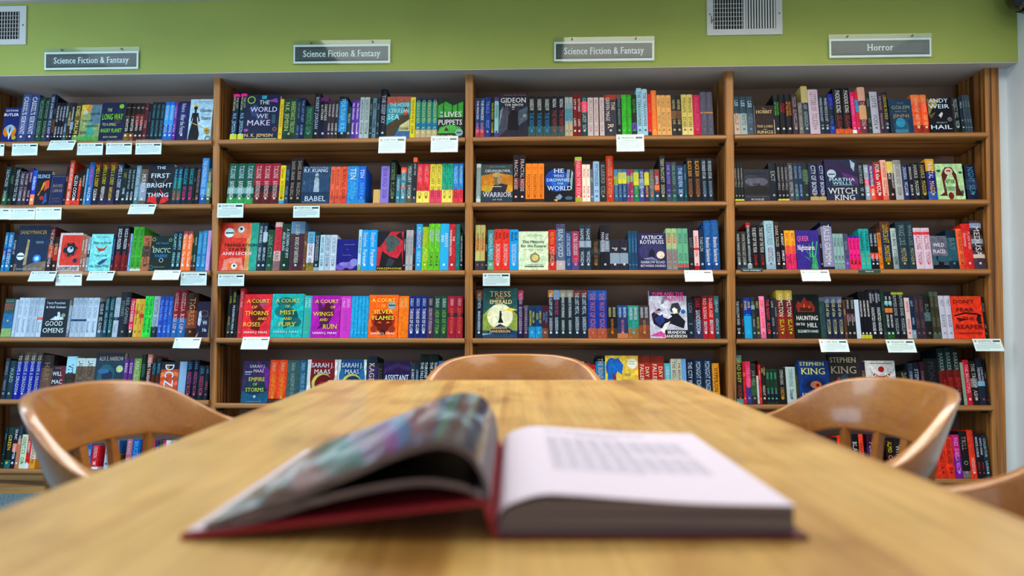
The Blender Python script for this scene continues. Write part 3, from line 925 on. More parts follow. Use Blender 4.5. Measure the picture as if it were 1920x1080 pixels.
# covers that face out: (what it looks like, short name, base colour, printed shapes)
FACES = {
'octavia':("navy cover with a winged white figure on a gold sun","winged figure cover","237","c .5 .3 .42 d82;c .5 .38 .27 9bc;p 238 .2 .0 .5 .3 .8 0;p dee .35 .33 .5 .25 .65 .33 .5 .05;c .82 .12 .14 ba4;e .5 .33 .04 .1 333;t .5 .9 .8 .05 fff OCTAVIA;t .48 .78 .95 .08 fff BUTLER"),
'prayer':("yellow and green paper-cut landscape cover","paper-cut cover","9a7","r 0 0 1 .12 5a5;p db4 0 .6 .4 1 0 1;p 689 .5 .4 1 .5 1 1 .5 1;p d94 .25 .7 .55 .95 .3 .98;p 4a9 .3 .1 .5 .6 .8 .2;c .2 .78 .12 bcb;t .7 .74 .5 .06 446 PRAYER;t .35 .55 .5 .05 234 FOR THE;t .6 .4 .65 .06 234 CROWN;t .22 .22 .35 .08 222 SHY"),
'longway':("dark blue cover with slanting bright green title","green title cover","125","p 234 .4 .5 .8 .9 .9 .6;c .82 .9 .1 8c3;e .72 .5 .13 .06 544;t .35 .8 .2 .08 cd8 THE;t .5 .62 .88 .15 9d4 LONG WAY;t .4 .42 .6 .07 cd8 TO A SMALL;t .5 .26 .9 .1 9d4 ANGRY PLANET;t .5 .09 .6 .04 cd8 BECKY CHAMBERS"),
'gloom':("pale blue cover with a black silhouette holding a gold violin","violinist cover","bde","p dc7 .14 .8 .12 .88 .2 .85 .25 .91 .3 .85 .38 .86 .34 .78;c .25 .78 .085 112;p 112 .2 .76 .3 .76 .29 .66 .21 .66;p 112 .12 .66 .38 .66 .34 .5 .16 .5;p 112 .12 .66 .17 .66 .12 .45 .07 .46;p 112 .34 .66 .38 .66 .47 .46 .42 .44;p 112 .16 .5 .34 .5 .5 .12 .45 0 .02 0 .06 .2;p ca5 .0 .46 .75 .28 .75 .26 .0 .44;e .78 .24 .1 .06 ca5;e .84 .2 .12 .07 b94;e .81 .22 .03 .02 543;o .88 .03 .13 .025 222;o .88 .03 .08 .02 222;t .62 .93 .5 .025 9ab MAREN CF;s .7 .72 .5 .08 456 Gloom;t .8 .62 .2 .03 678 between;s .74 .53 .4 .08 456 Stars"),
'silence':("black cover with red, yellow and blue figures","red and yellow figures cover","223","p da3 .2 .3 .5 .45 .7 .7 .5 .65 .25 .25;p d53 .6 .4 .95 .5 .9 .72 .65 .7;c .5 .2 .15 c33;p 36a .6 0 .9 .1 .8 .35 .7 .3;s .5 .83 .9 .1 bdf SILENCE"),
'library':("navy cover with a gold line frame","gold framed cover","236","r .08 .05 .09 .95 986;r .08 .94 1 .95 986;s .55 .62 .7 .1 a97 INVISI;s .58 .46 .7 .1 a97 LIBRAR;s .55 .2 .6 .06 776 GENEVI;s .55 .1 .6 .06 776 COGMAN"),
'firstbright':("black cover with two raised red hands under white capitals","red hands cover","123","p d33 .05 .05 .2 .05 .45 .0 .42 .15 .35 .25 .4 .38 .28 .2 .12 .2;p d33 .55 0 .8 .05 .9 .1 .85 .2 .7 .22 .5 .4 .62 .2;p 876 .48 .45 .9 .75 .92 .76 .5 .42;p 876 .48 .45 .1 .75 .08 .76 .45 .42;t .5 .9 .36 .07 def THE;t .5 .7 .75 .11 def FIRST;t .5 .46 .98 .11 def BRIGHT;t .48 .22 .85 .1 def THING"),
'sandymancer':("large night-blue cover with a robed giant and glowing blue light","robed giant cover","135","p 876 0 0 1 0 1 .22 .6 .18 .3 .1 0 .16;p 234 .05 0 .3 0 .35 .6 .2 .62;p a97 .28 .12 .38 .14 .4 .68 .33 .7;c .7 .27 .13 38d;c .7 .27 .07 aef;c .17 .32 .12 dee;r .06 .31 .28 .34 456;r .6 .64 .85 .65 9ab;r .6 .61 .85 .62 9ab;t .5 .85 .85 .08 ca5 SANDYMANCER;t .5 .04 .8 .04 abc DAVID EDISON"),
'axiom':("red cover with a torn black hole around a globe","red globe cover","dcc","r .1 .15 1 .94 d43;e .5 .55 .32 .2 b32;p 123 .2 .5 .4 .45 .45 .35 .55 .42 .7 .4 .72 .52 .85 .6 .7 .66 .65 .75 .5 .7 .35 .74 .38 .62 .22 .6;c .52 .56 .14 bcd;c .55 .6 .06 345;c .78 .27 .1 235;t .5 .06 .92 .09 112 AXIOM'S END"),
'timewar':("pale turquoise cover with a red and a blue bird","turquoise bird cover","8dd","p b43 .2 .7 .35 .62 .6 .6 .8 .72 .65 .55 .4 .52;p 358 .4 .2 .6 .3 .85 .34 .7 .22 .5 .15;s .52 .76 .85 .06 245 This Is How;s .52 .42 .6 .06 245 You Lose;s .5 .13 .9 .06 245 the Time War;t .5 .92 .6 .025 599 AMAL EL-MOHTAR"),
'emily':("black cover with white botanical corner ornaments","black botanical cover","133","o .12 .9 .09 .03 9a7;o .9 .88 .08 .03 9a7;o .1 .1 .1 .03 487;c .1 .68 .05 b95;o .55 .3 .1 .02 cdc;s .55 .78 .6 .05 59c EMILY WILDE'S;s .55 .58 .85 .13 bdc ENCYC;s .55 .42 .6 .08 49d FAERIE;t .5 .1 .5 .03 ba7 HEATHER FAWCETT"),
'gods':("green and blue cover with orange lettering","orange lettered cover","266","r 0 0 1 .22 9b7;r 0 .22 1 .6 27a;c .5 .42 .1 cb5;t .55 .93 .7 .04 c96 NEIL GAIMAN;t .5 .83 .9 .06 d64 AMERICAN;t .5 .74 .85 .08 d64 GODS"),
'omens':("black cover with a white reclining figure between white lettering","black and white omens cover","123","p cde .3 .45 .5 .55 .65 .5 .8 .55 .85 .46 .6 .44;c .62 .63 .05 cde;p cde .55 .5 .6 .62 .68 .62 .72 .5;c .82 .57 .08 9a7;s .48 .9 .75 .06 def Terry Pratchett;s .5 .79 .8 .06 def & Neil Gaiman;s .5 .35 .72 .12 dee GOOD;s .5 .17 .85 .12 dee OMENS"),
'witch':("dark cover with a pale profile and swirling lines","pale profile cover","224","p bcd .15 .7 .3 .75 .4 .5 .3 .3 .1 .35;o .6 .65 .28 .02 b87;o .65 .5 .35 .015 976;o .6 .4 .25 .02 779;p c95 0 0 .25 .15 .15 0;s .7 .4 .35 .1 def Wi;s .72 .2 .35 .1 def He"),
'willmac':("black and crimson cover lettered in white","crimson-edged cover","223","r .6 .3 1 1 713;r 0 0 1 .2 135;t .5 .93 .5 .04 a88 ANDREA;t .45 .76 .75 .12 eee WILL;t .5 .52 .85 .12 eee MAC"),
'starling':("dark teal cover with a pale moon and swirling birds","moon and birds cover","145","e .4 .5 .3 .25 267;e .45 .5 .2 .12 135;e .3 .6 .2 .05 37a;c .86 .65 .12 bcb;c .86 .65 .06 cd6;r 0 .88 1 1 112;t .55 .87 .85 .09 bbb ALIX E. HARROW;s .5 .2 .8 .09 cdd STARLING"),
'inzcu':("orange dune cover with a column of white letters","orange dune cover","c53","r 0 .8 1 1 222;c .35 .86 .12 c73;p e84 0 .7 .4 .78 1 .7 1 .6 .5 .66 0 .58;p e74 0 .5 .4 .42 1 .5 1 .4 .5 .34 0 .42;p f94 0 .28 .5 .34 1 .24 1 .18 .5 .2 0 .2;c .72 .12 .1 232;u .5 .85 .5 .18 def D;u .5 .66 .5 .18 def C;u .5 .42 .5 .2 def Z;u .5 .18 .5 .18 def I"),
'world':("dark blue neon-city cover with big white title","neon city cover","235","r .45 .9 .6 .98 4ab;p 458 .1 .7 .3 .78 .4 .55 .2 .5;p a5b .6 .85 .9 .92 .95 .82;r .8 .35 .9 .55 467;o .15 .88 .12 .03 ac5;e .05 .2 .08 .03 b5b;o .9 .22 .06 .02 b86;p 357 .3 .5 .6 .6 .5 .3;r .02 .0 .98 .015 cc9;t .55 .82 .3 .09 dee THE;t .55 .66 .8 .11 ddf WORLD;t .52 .51 .36 .1 dce WE;t .42 .36 .7 .12 dce MAKE;t .45 .08 .85 .07 ec9 N. K. JEMISIN"),
'cerulean':("turquoise cover with a red house on a cliff island","cliff island cover","2ab","r 0 .86 1 1 b65;p b65 0 .8 .5 .84 1 .9 1 1 0 1;r 0 0 1 .16 47a;r .55 .16 1 .5 cc9;p 543 0 0 .35 .05 .6 .3 1 .45 .95 .56 .5 .48 .1 .35 0 .3;p 464 .5 .48 .95 .56 .9 .6 .55 .55;r .72 .55 .88 .68 c53;p 732 .68 .68 .8 .76 .92 .68;t .55 .79 .85 .09 cee THE HOUSE;t .52 .65 .85 .1 cee CERULEAN;t .3 .5 .5 .13 cee SEA;t .75 .22 .4 .05 543 TJ KLUNE"),
'puppets':("green forest cover with a small red hut","green forest cover","232","p 4a4 0 .8 .3 .9 .6 .8 1 .9 1 .5 0 .5;r .2 .2 .24 .95 132;r .55 .2 .58 .95 132;r .75 .2 .79 .95 132;p 5b5 .1 .25 .5 .32 .9 .25 1 .1 .0 .1;p 521 .25 .16 .35 .26 .45 .16;c .85 .12 .15 9bb;r .75 .1 .95 .13 354;t .15 .62 .12 .05 eee IN;t .15 .52 .14 .05 eee THE;t .6 .57 .7 .13 eee LIVES;t .5 .37 .95 .13 eee PUPPETS;t .3 .03 .6 .05 dc4 TJ KLUNE"),
'babel':("slate blue cover engraved with a tall white tower","white tower cover","357","r 0 0 1 .3 246;p 9ab .48 .3 .52 .3 .53 .85 .5 .88;p abc .42 .3 .62 .3 .6 .65 .44 .65;r .46 .65 .58 .8 abb;r .45 .7 .59 .72 246;r .05 .5 .1 .6 578;t .5 .96 .9 .03 bcd A NOVEL;s .48 .88 .85 .09 def R.F. KUANG;s .5 .12 .75 .13 cde BABEL;t .5 .03 .9 .02 abc AN ARCANE HISTORY"),
'translation':("red, orange and teal cover with nested arches","nested arches cover","d43","r .75 0 1 1 3a9;p da6 .68 0 .8 0 .8 1 .7 1;r .32 .7 .78 1 e75;p e75 .32 .8 .36 .68 .78 .68 .78 .8;r .42 .76 .68 1 e86;c .53 .86 .09 dee;c .53 .87 .035 223;p e98 .08 0 .14 .22 .3 .26 .6 .26 .68 0;r .24 0 .56 .16 e74;c .42 .09 .08 dee;c .42 .1 .03 223;c .22 .79 .13 dee;r .12 .77 .34 .8 456;t .55 .53 .9 .06 422 TRANSLATION;t .47 .44 .5 .06 422 STATE;s .48 .35 .8 .06 fee ANN LECKIE"),
'bluewave':("deep blue cover with violet waves and a tiny rider","violet waves cover","228","e .2 .1 .25 .1 76b;e .6 .15 .3 .12 87c;e .85 .25 .2 .12 99d;e .35 .2 .2 .06 98d;e .5 .04 .12 .04 225;t .6 .82 .5 .025 9ad Kelly Barnhill;t .5 .66 .1 .02 9ad and;t .5 .48 .4 .025 9ad Sweet City"),
'persephone':("red cover with a grey profile looking up","grey profile cover","c34","p 223 0 1 .5 1 .3 .8 .1 .6 0 .6;p 566 .3 .82 .5 .92 .75 .85 .9 .7 .7 .6 .65 .5 .4 .45 .35 .6;p 222 .1 .1 .2 .5 .5 .35 .8 .3 .95 .5 1 .1;p 445 .35 .1 .45 .32 .7 .25 .6 .1;r 0 0 1 .1 211;p 222 .7 .9 1 .75 .9 1;t .5 .04 .95 .05 dc5 PERSEPHONE"),
'thorns':("red cover with a black beast and yellow title","red beast cover","e34","e .5 .78 .25 .12 823;e .55 .5 .3 .2 812;p 712 .3 .2 .6 .15 .8 .6 .5 .7;c .7 .8 .15 b57;s .52 .84 .8 .08 fd4 A COURT;s .4 .7 .2 .06 fd4 OF;s .5 .56 .85 .09 fd4 THORNS;s .7 .43 .3 .06 fd4 AND;s .35 .3 .62 .09 fd4 ROSES;t .5 .12 .85 .05 fee SARAH J. MAAS"),
'mist':("turquoise cover with a dark bird and yellow title","turquoise beast cover","2bb","e .45 .8 .28 .12 177;e .4 .6 .3 .15 188;p 166 .4 .2 .9 .35 .8 .6 .4 .7;e .8 .35 .15 .1 277;s .5 .84 .75 .08 ed4 A COURT;s .5 .71 .15 .06 ed4 OF;s .52 .57 .5 .09 ed4 MIST;s .52 .43 .28 .06 ed4 AND;s .52 .3 .55 .09 ed4 FURY;t .5 .13 .8 .05 cee SARAH J. MAAS"),
'wings':("magenta cover with a dark winged figure and yellow title","magenta winged cover","b2b","p 626 .2 .9 .4 .75 .45 .4 .7 .9 .8 .6 .6 .3 .3 .3;e .55 .65 .15 .18 614;p 626 .2 .2 .5 .25 .8 .2 .5 .45;s .53 .86 .82 .08 fd4 A COURT;s .75 .72 .18 .06 fd4 OF;s .42 .56 .7 .09 fd4 WINGS;s .45 .42 .28 .06 fd4 AND;s .68 .26 .5 .1 fd4 RUIN;t .5 .11 .85 .05 fef SARAH J. MAAS"),
'flames':("orange cover with a dark mask and yellow title","orange mask cover","f72","e .5 .4 .4 .25 b31;e .5 .35 .3 .22 721;p f72 .3 .35 .45 .33 .4 .38;p f72 .6 .33 .75 .35 .65 .38;e .2 .2 .12 .08 a42;e .8 .2 .12 .08 a42;e .5 .12 .1 .06 510;c .78 .75 .13 9bb;r .66 .74 .9 .77 456;s .5 .87 .8 .08 fe5 A COURT;s .5 .74 .15 .06 fe5 OF;s .5 .6 .65 .09 fe5 SILVER;s .5 .46 .75 .09 fe5 FLAMES;t .5 .1 .82 .05 fed SARAH J. MAAS"),
'storms':("dark violet cover with yellow-green title","violet storm cover","436","p 739 .5 1 1 .8 1 .3 .7 .5;e .5 .35 .4 .28 245;p 268 0 .3 .3 .2 .6 .2 1 .3 1 0 0 0;e .6 .6 .25 .15 536;c .5 .15 .05 bcd;r .08 .72 .35 .75 abc;r .08 .67 .3 .69 abc;s .55 .87 .6 .07 ddd SARAH J.;s .6 .76 .4 .07 ddd MAAS;s .55 .56 .62 .09 cd5 EMPIRE;s .5 .44 .17 .06 cd5 OF;s .5 .31 .7 .09 cd5 STORMS;t .5 .03 .6 .02 abc A THRONE NOVEL"),
'maasred':("white and dark red cover with a crescent moon and mask","red crescent cover","822","p ddd 0 1 .12 1 .1 .5 .15 .3 0 0;p ddd .9 1 1 1 1 0 .85 .3 .92 .6;c .5 .45 .34 cc6;c .56 .44 .3 712;e .5 .4 .13 .1 933;r .7 .5 .9 .52 dcc;r .7 .42 .9 .44 dcc;s .5 .87 .75 .1 dde SARAH J.;s .5 .72 .55 .1 dde MAAS"),
'maasblue':("white and blue cover with a crescent moon","blue crescent cover","258","p cdd 0 1 .1 1 .08 .5 .15 .3 0 0;p cdd .9 1 1 1 1 0 .88 .3 .92 .6;e .15 .6 .1 .2 37a;e .85 .6 .1 .2 37a;c .5 .45 .34 cc6;c .54 .42 .31 146;e .5 .45 .12 .06 9cd;s .5 .87 .75 .1 cde SARAH J.;s .5 .72 .5 .1 cde MAAS"),
'assistant':("dark indigo cover with slanted white capitals","slanted capitals cover","325","p 436 0 .8 .5 .95 1 .85 1 .75 .5 .85 0 .7;e .8 .5 .15 .1 834;t .5 .6 .9 .14 def ASSISTANT;t .6 .4 .7 .11 def TO THE;t .5 .22 .8 .12 d55 VILLAIN"),
'gideon':("dark grey cover with a black robed figure and white title","robed figure cover","334","p 556 0 0 .5 .3 .3 .7 0 .6;p 567 .6 .2 1 .4 1 .7 .7 .6;p 112 .3 .15 .7 .15 .65 .55 .55 .62 .45 .62 .33 .5;c .5 .66 .06 ccc;r .44 .64 .56 .67 111;c .9 .48 .07 999;p 89a .0 .2 .1 .5 .15 .7 .05 .6;p 778 .7 .4 .9 .45 .8 .35;t .55 .96 .8 .03 a77 TAMSYN MUIR;s .5 .84 .9 .11 eee GIDEON;s .52 .73 .65 .05 eee THE NINTH"),
'warrior':("gold and grey cover with an armoured figure's portrait","armoured portrait cover","455","p c82 0 .3 1 .3 1 .7 .5 .78 0 .7;e .2 .35 .15 .1 ca3;e .85 .35 .2 .1 da3;p 334 .3 .2 .75 .2 .85 .45 .6 .5 .4 .45;e .52 .6 .12 .15 875;e .5 .72 .14 .06 ca6;e .58 .58 .07 .1 a97;r 0 0 1 .12 345;r .35 .4 .65 .42 ccb;s .52 .82 .8 .07 dde OKUNGBOWA;t .52 .93 .5 .03 9aa SUYI DAVIES;s .52 .19 .9 .12 dde WARRIOR;t .52 .06 .3 .04 ccc OF THE"),
'drowned':("black cover with a blue moon and white title","blue moon cover","112","c .42 .6 .4 15b;e .5 .55 .3 .15 27c;p 8ab .75 .9 .85 .9 .8 .5 .72 .6;p 9bc .9 .9 .95 .8 .9 .3 .85 .5;p 8ac .35 .12 .5 .22 .6 .14 .5 .05;p ca7 .3 .05 .5 .12 .4 .0;e .8 .1 .12 .05 578;s .48 .86 .35 .12 def HE;s .48 .72 .35 .07 def WHO;s .48 .6 .82 .08 def DROWNED;s .52 .5 .2 .05 def THE;s .5 .37 .8 .12 def WORLD"),
'ministry':("cream cover with a gold pocket watch","pocket watch cover","dec","c .55 .31 .16 654;c .55 .31 .13 cb7;c .55 .31 .1 dc8;o .55 .44 .04 .015 654;r .2 .87 .85 .88 9ba;r .2 .9 .8 .91 9ba;t .5 .73 .75 .07 244 The Ministry;t .5 .62 .85 .07 244 for the Future;t .5 .53 .7 .035 cc9 Kim Stanley Robinson;r .28 .13 .8 .14 9a8;r .2 .08 .85 .1 576"),
'rothfuss':("violet-blue cover with a hooded figure and pale seal","hooded figure cover","336","e .5 .5 .45 .3 447;p 224 .35 .3 .6 .3 .6 .5 .5 .58 .4 .5;c .8 .4 .14 edc;p 88b .2 .3 .7 .25 .5 .35;s .52 .88 .75 .1 eef PATRICK;s .5 .75 .85 .1 eef ROTHFUSS;t .3 .29 .15 .03 cce THE;s .52 .2 .85 .07 dde NARROW ROAD;s .52 .1 .88 .06 dde BETWEEN DESIRES"),
'tress':("green cover with a figure before a huge pale moon","pale moon cover","366","r 0 .15 1 .45 9a5;p ab5 0 .45 .2 .6 .8 .6 1 .45;c .5 .43 .37 eec;p 246 0 .05 .3 .2 .5 .28 .75 .2 1 .1 1 0 0 0;r 0 0 1 .08 357;p 9bc 0 .05 .3 .09 .0 .09;c .51 .52 .03 123;p 123 .44 .3 .6 .3 .54 .4 .55 .5 .48 .5 .48 .4;p ec5 .6 .55 .8 .6 1 .56 .8 .53;p ec5 .1 .45 .2 .47 .22 .43;s .5 .88 .62 .11 ec9 TRESS;t .5 .8 .25 .05 ec9 of the;s .52 .72 .65 .08 fea EMERALD;t .5 .2 .42 .045 ec8 BRANDON;t .5 .13 .6 .05 ec8 SANDERSON"),
'yumi':("black, white and pink ink cover with two entwined figures","pink and white ink cover","ccd","p 223 .05 .5 .25 .62 .5 .5 .75 .52 .95 .35 .9 .2 .55 .3 .3 .2 .1 .3;p dde .1 .55 .2 .5 .35 .6 .3 .72 .38 .86 .5 .84 .55 .72 .45 .6 .6 .45 .5 .4 .3 .45;p 889 .3 .7 .36 .86 .48 .88 .52 .78 .44 .82 .38 .72;p 445 .55 .58 .6 .72 .78 .74 .85 .6 .78 .5 .7 .62 .6 .52;p eed .6 .6 .66 .64 .75 .6 .74 .52 .65 .5;p 348 .12 .4 .35 .5 .4 .35 .25 .25;p eee .2 .05 .4 .3 .55 .35 .3 .0;c .9 .55 .06 27b;p d5a .0 .05 .3 .15 .5 .0 .3 .03;p d6a .02 .8 .2 .55 .05 .4 .22 .56;r 0 .88 1 1 434;r .4 0 1 .17 223;t .5 .92 .85 .07 e5a YUMI AND THE;t .68 .82 .5 .1 e5a PAINTER;t .7 .12 .48 .06 fff BRANDON;t .68 .04 .6 .06 fff SANDERSON"),
'priory':("yellow cover with a blue dragon","blue dragon cover","ec5","e .2 .75 .18 .2 16b;p 27c .1 .9 .4 .95 .55 .8 .5 .6 .3 .7 .35 .4 .45 .2 .2 .1 .05 .3;e .25 .3 .18 .15 15a;p 834 .22 .6 .3 .6 .35 .4 .25 .4;c .45 .75 .08 27c;c .82 .83 .16 eed;r .72 .87 .92 .88 998;r .72 .82 .92 .83 998;s .68 .6 .16 .05 287 THE;s .68 .45 .42 .08 287 PRIORY;s .68 .32 .3 .06 287 OF THE;s .68 .18 .5 .08 287 ORANGE"),
'hobbit':("dark brown boxed cover with gold title","brown boxed cover","322","r 0 0 .03 1 988;r .97 0 1 .5 ccc;r .1 .5 .9 .51 433;s .5 .88 .2 .06 b96 The;s .5 .77 .8 .11 dc9 HOBBIT;s .5 .26 .8 .08 dc9 THE LORD;t .5 .16 .2 .04 dc9 of the;s .5 .06 .8 .1 dc9 RINGS"),
'golem':("blue cover with an archway and sunken domes","blue archway cover","146","e .5 .2 .3 .2 268;e .45 .3 .2 .14 39b;r .2 0 .75 .1 48a;p 234 0 0 .15 0 .1 .7 0 .8;o .5 .6 .42 .015 367;t .5 .87 .3 .03 989 THE;t .5 .74 .8 .1 9a9 GOLEM;t .5 .62 .5 .04 989 AND THE;t .5 .49 .7 .1 a97 JINNI"),
'hailmary':("black cover with gold streaks and wide white capitals","gold streak cover","112","p 985 0 1 .3 .9 .1 .6 0 .5;p ba5 .2 1 .5 .95 .2 .7 .1 .75;p 764 0 .5 .3 .6 .1 .4;p ccc .4 .5 .55 .6 .6 .55 .5 .42;c .85 .38 .1 778;t .45 .93 .8 .12 def ANDY;t .45 .76 .85 .12 def WEIR;t .5 .28 .45 .04 abb PROJECT;t .45 .15 .9 .12 def HAIL"),
'rogue':("grey stormy landscape cover","grey stormy cover","334","e .5 .6 .45 .15 667;e .3 .75 .25 .06 556;p 222 0 .4 .3 .45 .6 .5 1 .4 1 .2 0 .2;r .35 .5 .65 .54 333;r .05 .12 .95 .13 778;t .5 .88 .8 .07 345 MARTHA;t .45 .76 .7 .07 345 WELLS;t .5 .03 .5 .06 ccc ROGUE"),
'witchking':("dark purple cover with large white serif title","purple title cover","235","p 325 0 1 .5 .95 1 .7 1 .4 .5 .6 0 .7;p 637 .5 .7 1 .55 1 .35 .6 .5;p abc .8 1 .95 .9 .9 .7 .82 .8;c .2 .65 .14 bcd;r .1 .62 .3 .65 456;r .2 .36 .85 .365 bcd;t .5 .5 .8 .08 bde MARTHA;t .5 .41 .6 .07 bde WELLS;s .5 .22 .9 .14 ddd WITCH;s .55 .06 .65 .13 ddd KING"),
'yellowface':("pale green cover with a red-haired woman and swirling title","red-haired woman cover","bda","p 622 .25 .2 .2 .7 .35 .9 .6 .9 .75 .7 .8 .3 .95 .1 .05 .1;e .48 .78 .15 .1 dcb;r .4 .78 .56 .82 922;p bda .35 .1 .3 .5 .45 .7 .6 .7 .7 .5 .65 .1;e .48 .1 .1 .1 822;s .48 .5 .35 .1 286 AFTER;s .48 .3 .45 .1 286 FOREST;e .1 .8 .07 .03 265;e .9 .75 .07 .03 265;e .9 .2 .05 .05 467"),
'queer':("violet cover with green hands and pink script","violet hands cover","439","p 4a7 .6 0 .9 0 .85 .3 .7 .35;p 3a7 .55 .3 .62 .3 .6 .6 .55 .65;p 5b7 .65 .3 .72 .3 .75 .7 .7 .7;p 4a7 .75 .3 .82 .28 .95 .7 .9 .72;p 6b8 .55 .35 .65 .25 .4 .5 .38 .55;p 5a8 .5 .28 .6 .2 .3 .35;t .3 .78 .5 .13 e7b QUEER;s .42 .55 .75 .13 eef Nightmares"),
'wildplaces':("grey-violet cover with a fox and crow among tentacles","fox and crow cover","778","r 0 0 1 .12 112;p 467 0 .1 .5 .2 1 .1 1 .4 0 .4;p 112 .3 .12 .7 .12 .65 .22 .5 .2 .4 .25;p 112 .2 .35 .35 .4 .3 .2;o .8 .85 .1 .03 345;o .9 .6 .08 .03 345;o .5 .93 .08 .03 345;t .45 .72 .7 .11 eef WILD;t .45 .52 .8 .11 eef PLACES"),
'haunting':("black cover with a red turreted mansion and white title","red mansion cover","122","p 932 .15 .6 .1 .75 .2 .85 .3 .8 .45 .95 .55 .85 .7 .85 .85 .7 .8 .6;r .25 .62 .75 .7 521;r .4 .7 .44 .78 e73;r .6 .68 .64 .74 e73;r 0 .3 1 .35 134;t .5 .46 .85 .1 eee HAUNTING;t .22 .32 .35 .06 eee ON THE;t .68 .3 .4 .1 eee HILL;t .5 .16 .8 .06 dee ELIZABETH HAND"),
'reaper':("bright red cover with an uprooted black rose","red rose cover","e42","p d52 0 1 .5 .9 1 1;p 211 .05 .55 .4 .62 .8 .6 .8 .56 .4 .58 .05 .52;p 211 .8 .6 .95 .55 .9 .45 .95 .35 .8 .35 .82 .5;e .85 .45 .08 .07 321;p 511 .1 .5 .5 .45 .2 .4;s .4 .87 .7 .08 622 DON'T;s .42 .68 .6 .08 622 FEAR;s .5 .47 .4 .07 622 THE;s .5 .28 .9 .1 622 REAPER;t .5 .13 .8 .04 622 GRAHAM JONES"),
'fairytale':("blue cover with a glaring amber eye and cream title","amber eye cover","148","e .5 .42 .4 .22 037;e .52 .43 .3 .12 124;e .55 .44 .18 .09 a76;c .6 .43 .09 c52;c .6 .43 .04 211;s .45 .92 .8 .08 dd8 STEPHEN;s .48 .75 .8 .14 dd8 KING;s .45 .2 .75 .1 dcc FAIRY TALE"),
'stephen':("dark cover with a blue house against red glow","blue house cover","333","p c33 0 .3 .3 .55 .4 .3 .3 0 0 0;p c43 .7 .5 1 .55 1 .3 .7 .3;p 356 .3 .5 .35 .55 .55 .62 .6 .5 .95 .5 .95 .0 .3 .0;r .65 .15 .72 .3 dc3;r .4 .2 .5 .35 247;s .45 .88 .85 .1 cb9 STEPHEN;s .45 .68 .85 .14 ba9 KING"),
'clown':("white cover with a red nose and a toothy grin","toothy grin cover","ddd","p 922 0.18 0.76 0.25 0.72 0.32 0.69 0.39 0.66 0.46 0.65 0.53 0.64 0.60 0.65 0.67 0.66 0.74 0.69 0.81 0.72 0.88 0.76 0.88 0.76 0.81 0.67 0.74 0.60 0.67 0.53 0.60 0.49 0.53 0.48 0.46 0.49 0.39 0.53 0.32 0.60 0.25 0.67 0.18 0.76;r 0.224 0.692 0.276 0.714 edc;r 0.294 0.631 0.346 0.672 edc;r 0.364 0.582 0.416 0.639 edc;r 0.434 0.551 0.486 0.617 edc;r 0.504 0.540 0.556 0.610 edc;r 0.574 0.551 0.626 0.617 edc;r 0.644 0.582 0.696 0.639 edc;r 0.714 0.631 0.766 0.672 edc;r 0.784 0.692 0.836 0.714 edc;c .53 .8 .1 b22;r .15 .93 .9 .94 555"),
}
# shelf-talker cards: left, right, top, bottom in the same measure; s = swung forward, text kind
CARDS = {
(1,1):"-70 38 514 618 v S;108 332 512 615 v S;402 642 486 568 s B;676 908 508 612 v S;930 1162 506 606 v B;1188 1422 506 606 v B",
(1,2):"-110 84 498 590 v B;82 312 498 592 v B;310 545 490 592 v B;1108 1355 460 545 s S",
(1,3):"228 478 462 550 s S;490 722 488 586 v S;742 990 460 542 s S;1318 1570 456 535 s S;1588 1816 470 586 v S",
(1,4):"1500 1752 486 574 s S",
(2,1):"1216 1415 420 535 g S;1600 1798 415 528 g S",
(2,2):"28 224 378 482 v S;584 786 396 482 v S",
(2,3):"34 228 428 514 v B",
(2,4):"192 405 402 488 s B",
(3,1):"1066 1272 400 518 g B",
(3,3):"98 296 416 508 v B;1570 1778 398 474 s S",
(4,3):"484 688 370 441 s S",
(4,4):"610 816 388 470 s S;1062 1276 388 474 s B;1656 1872 382 465 s B",
}
# ------------------------------------------------------------------ room
YF, YB, LEAN = 3.5, 3.79, R(10)
SOF_Y, SOF_Z = 3.43, 2.085
XR = 2.255
m = MB(); m.box(-4.2, XR, SOF_Y, YB+.1, SOF_Z+.004, 2.62); struct('wall_soffit', m, GREEN, 'green painted soffit above the bookcase')
m = MB(); m.box(-4.2, XR, SOF_Y+.001, YB, SOF_Z, SOF_Z+.0035); struct('trim_soffit', m, SOFFIT, 'pale grey underside of the soffit')
m = MB(); m.box(-4.2, XR, YB, YB+.1, 0, SOF_Z); struct('wall_back', m, TAUPE, 'taupe wall behind the shelves')
m = MB(); m.box(XR, XR+.1, -3.2, YB+.1, 0, 2.62); struct('wall_right', m, PALE, 'pale grey-blue side wall')
m = MB(); m.box(2.209, XR, 3.515, YB, 0, SOF_Z); struct('trim_right', m, PALE, 'pale filler between bookcase and side wall')
m = MB(); m.box(-4.2, XR+.1, -3.2, YB+.1, -.06, 0); struct('floor', m, CARPET)
CEIL_Z = at_z(6, -2.4, SOF_Y)
m = MB(); m.box(-4.2, XR+.1, 3.39, SOF_Y, CEIL_Z, 2.62); struct('trim_ceiling', m, SOFFIT, 'pale strip under the ceiling')
m = MB(); m.box(-4.2, XR+.1, -3.2, YB+.1, 2.62, 2.68); struct('ceiling', m, CEIL)

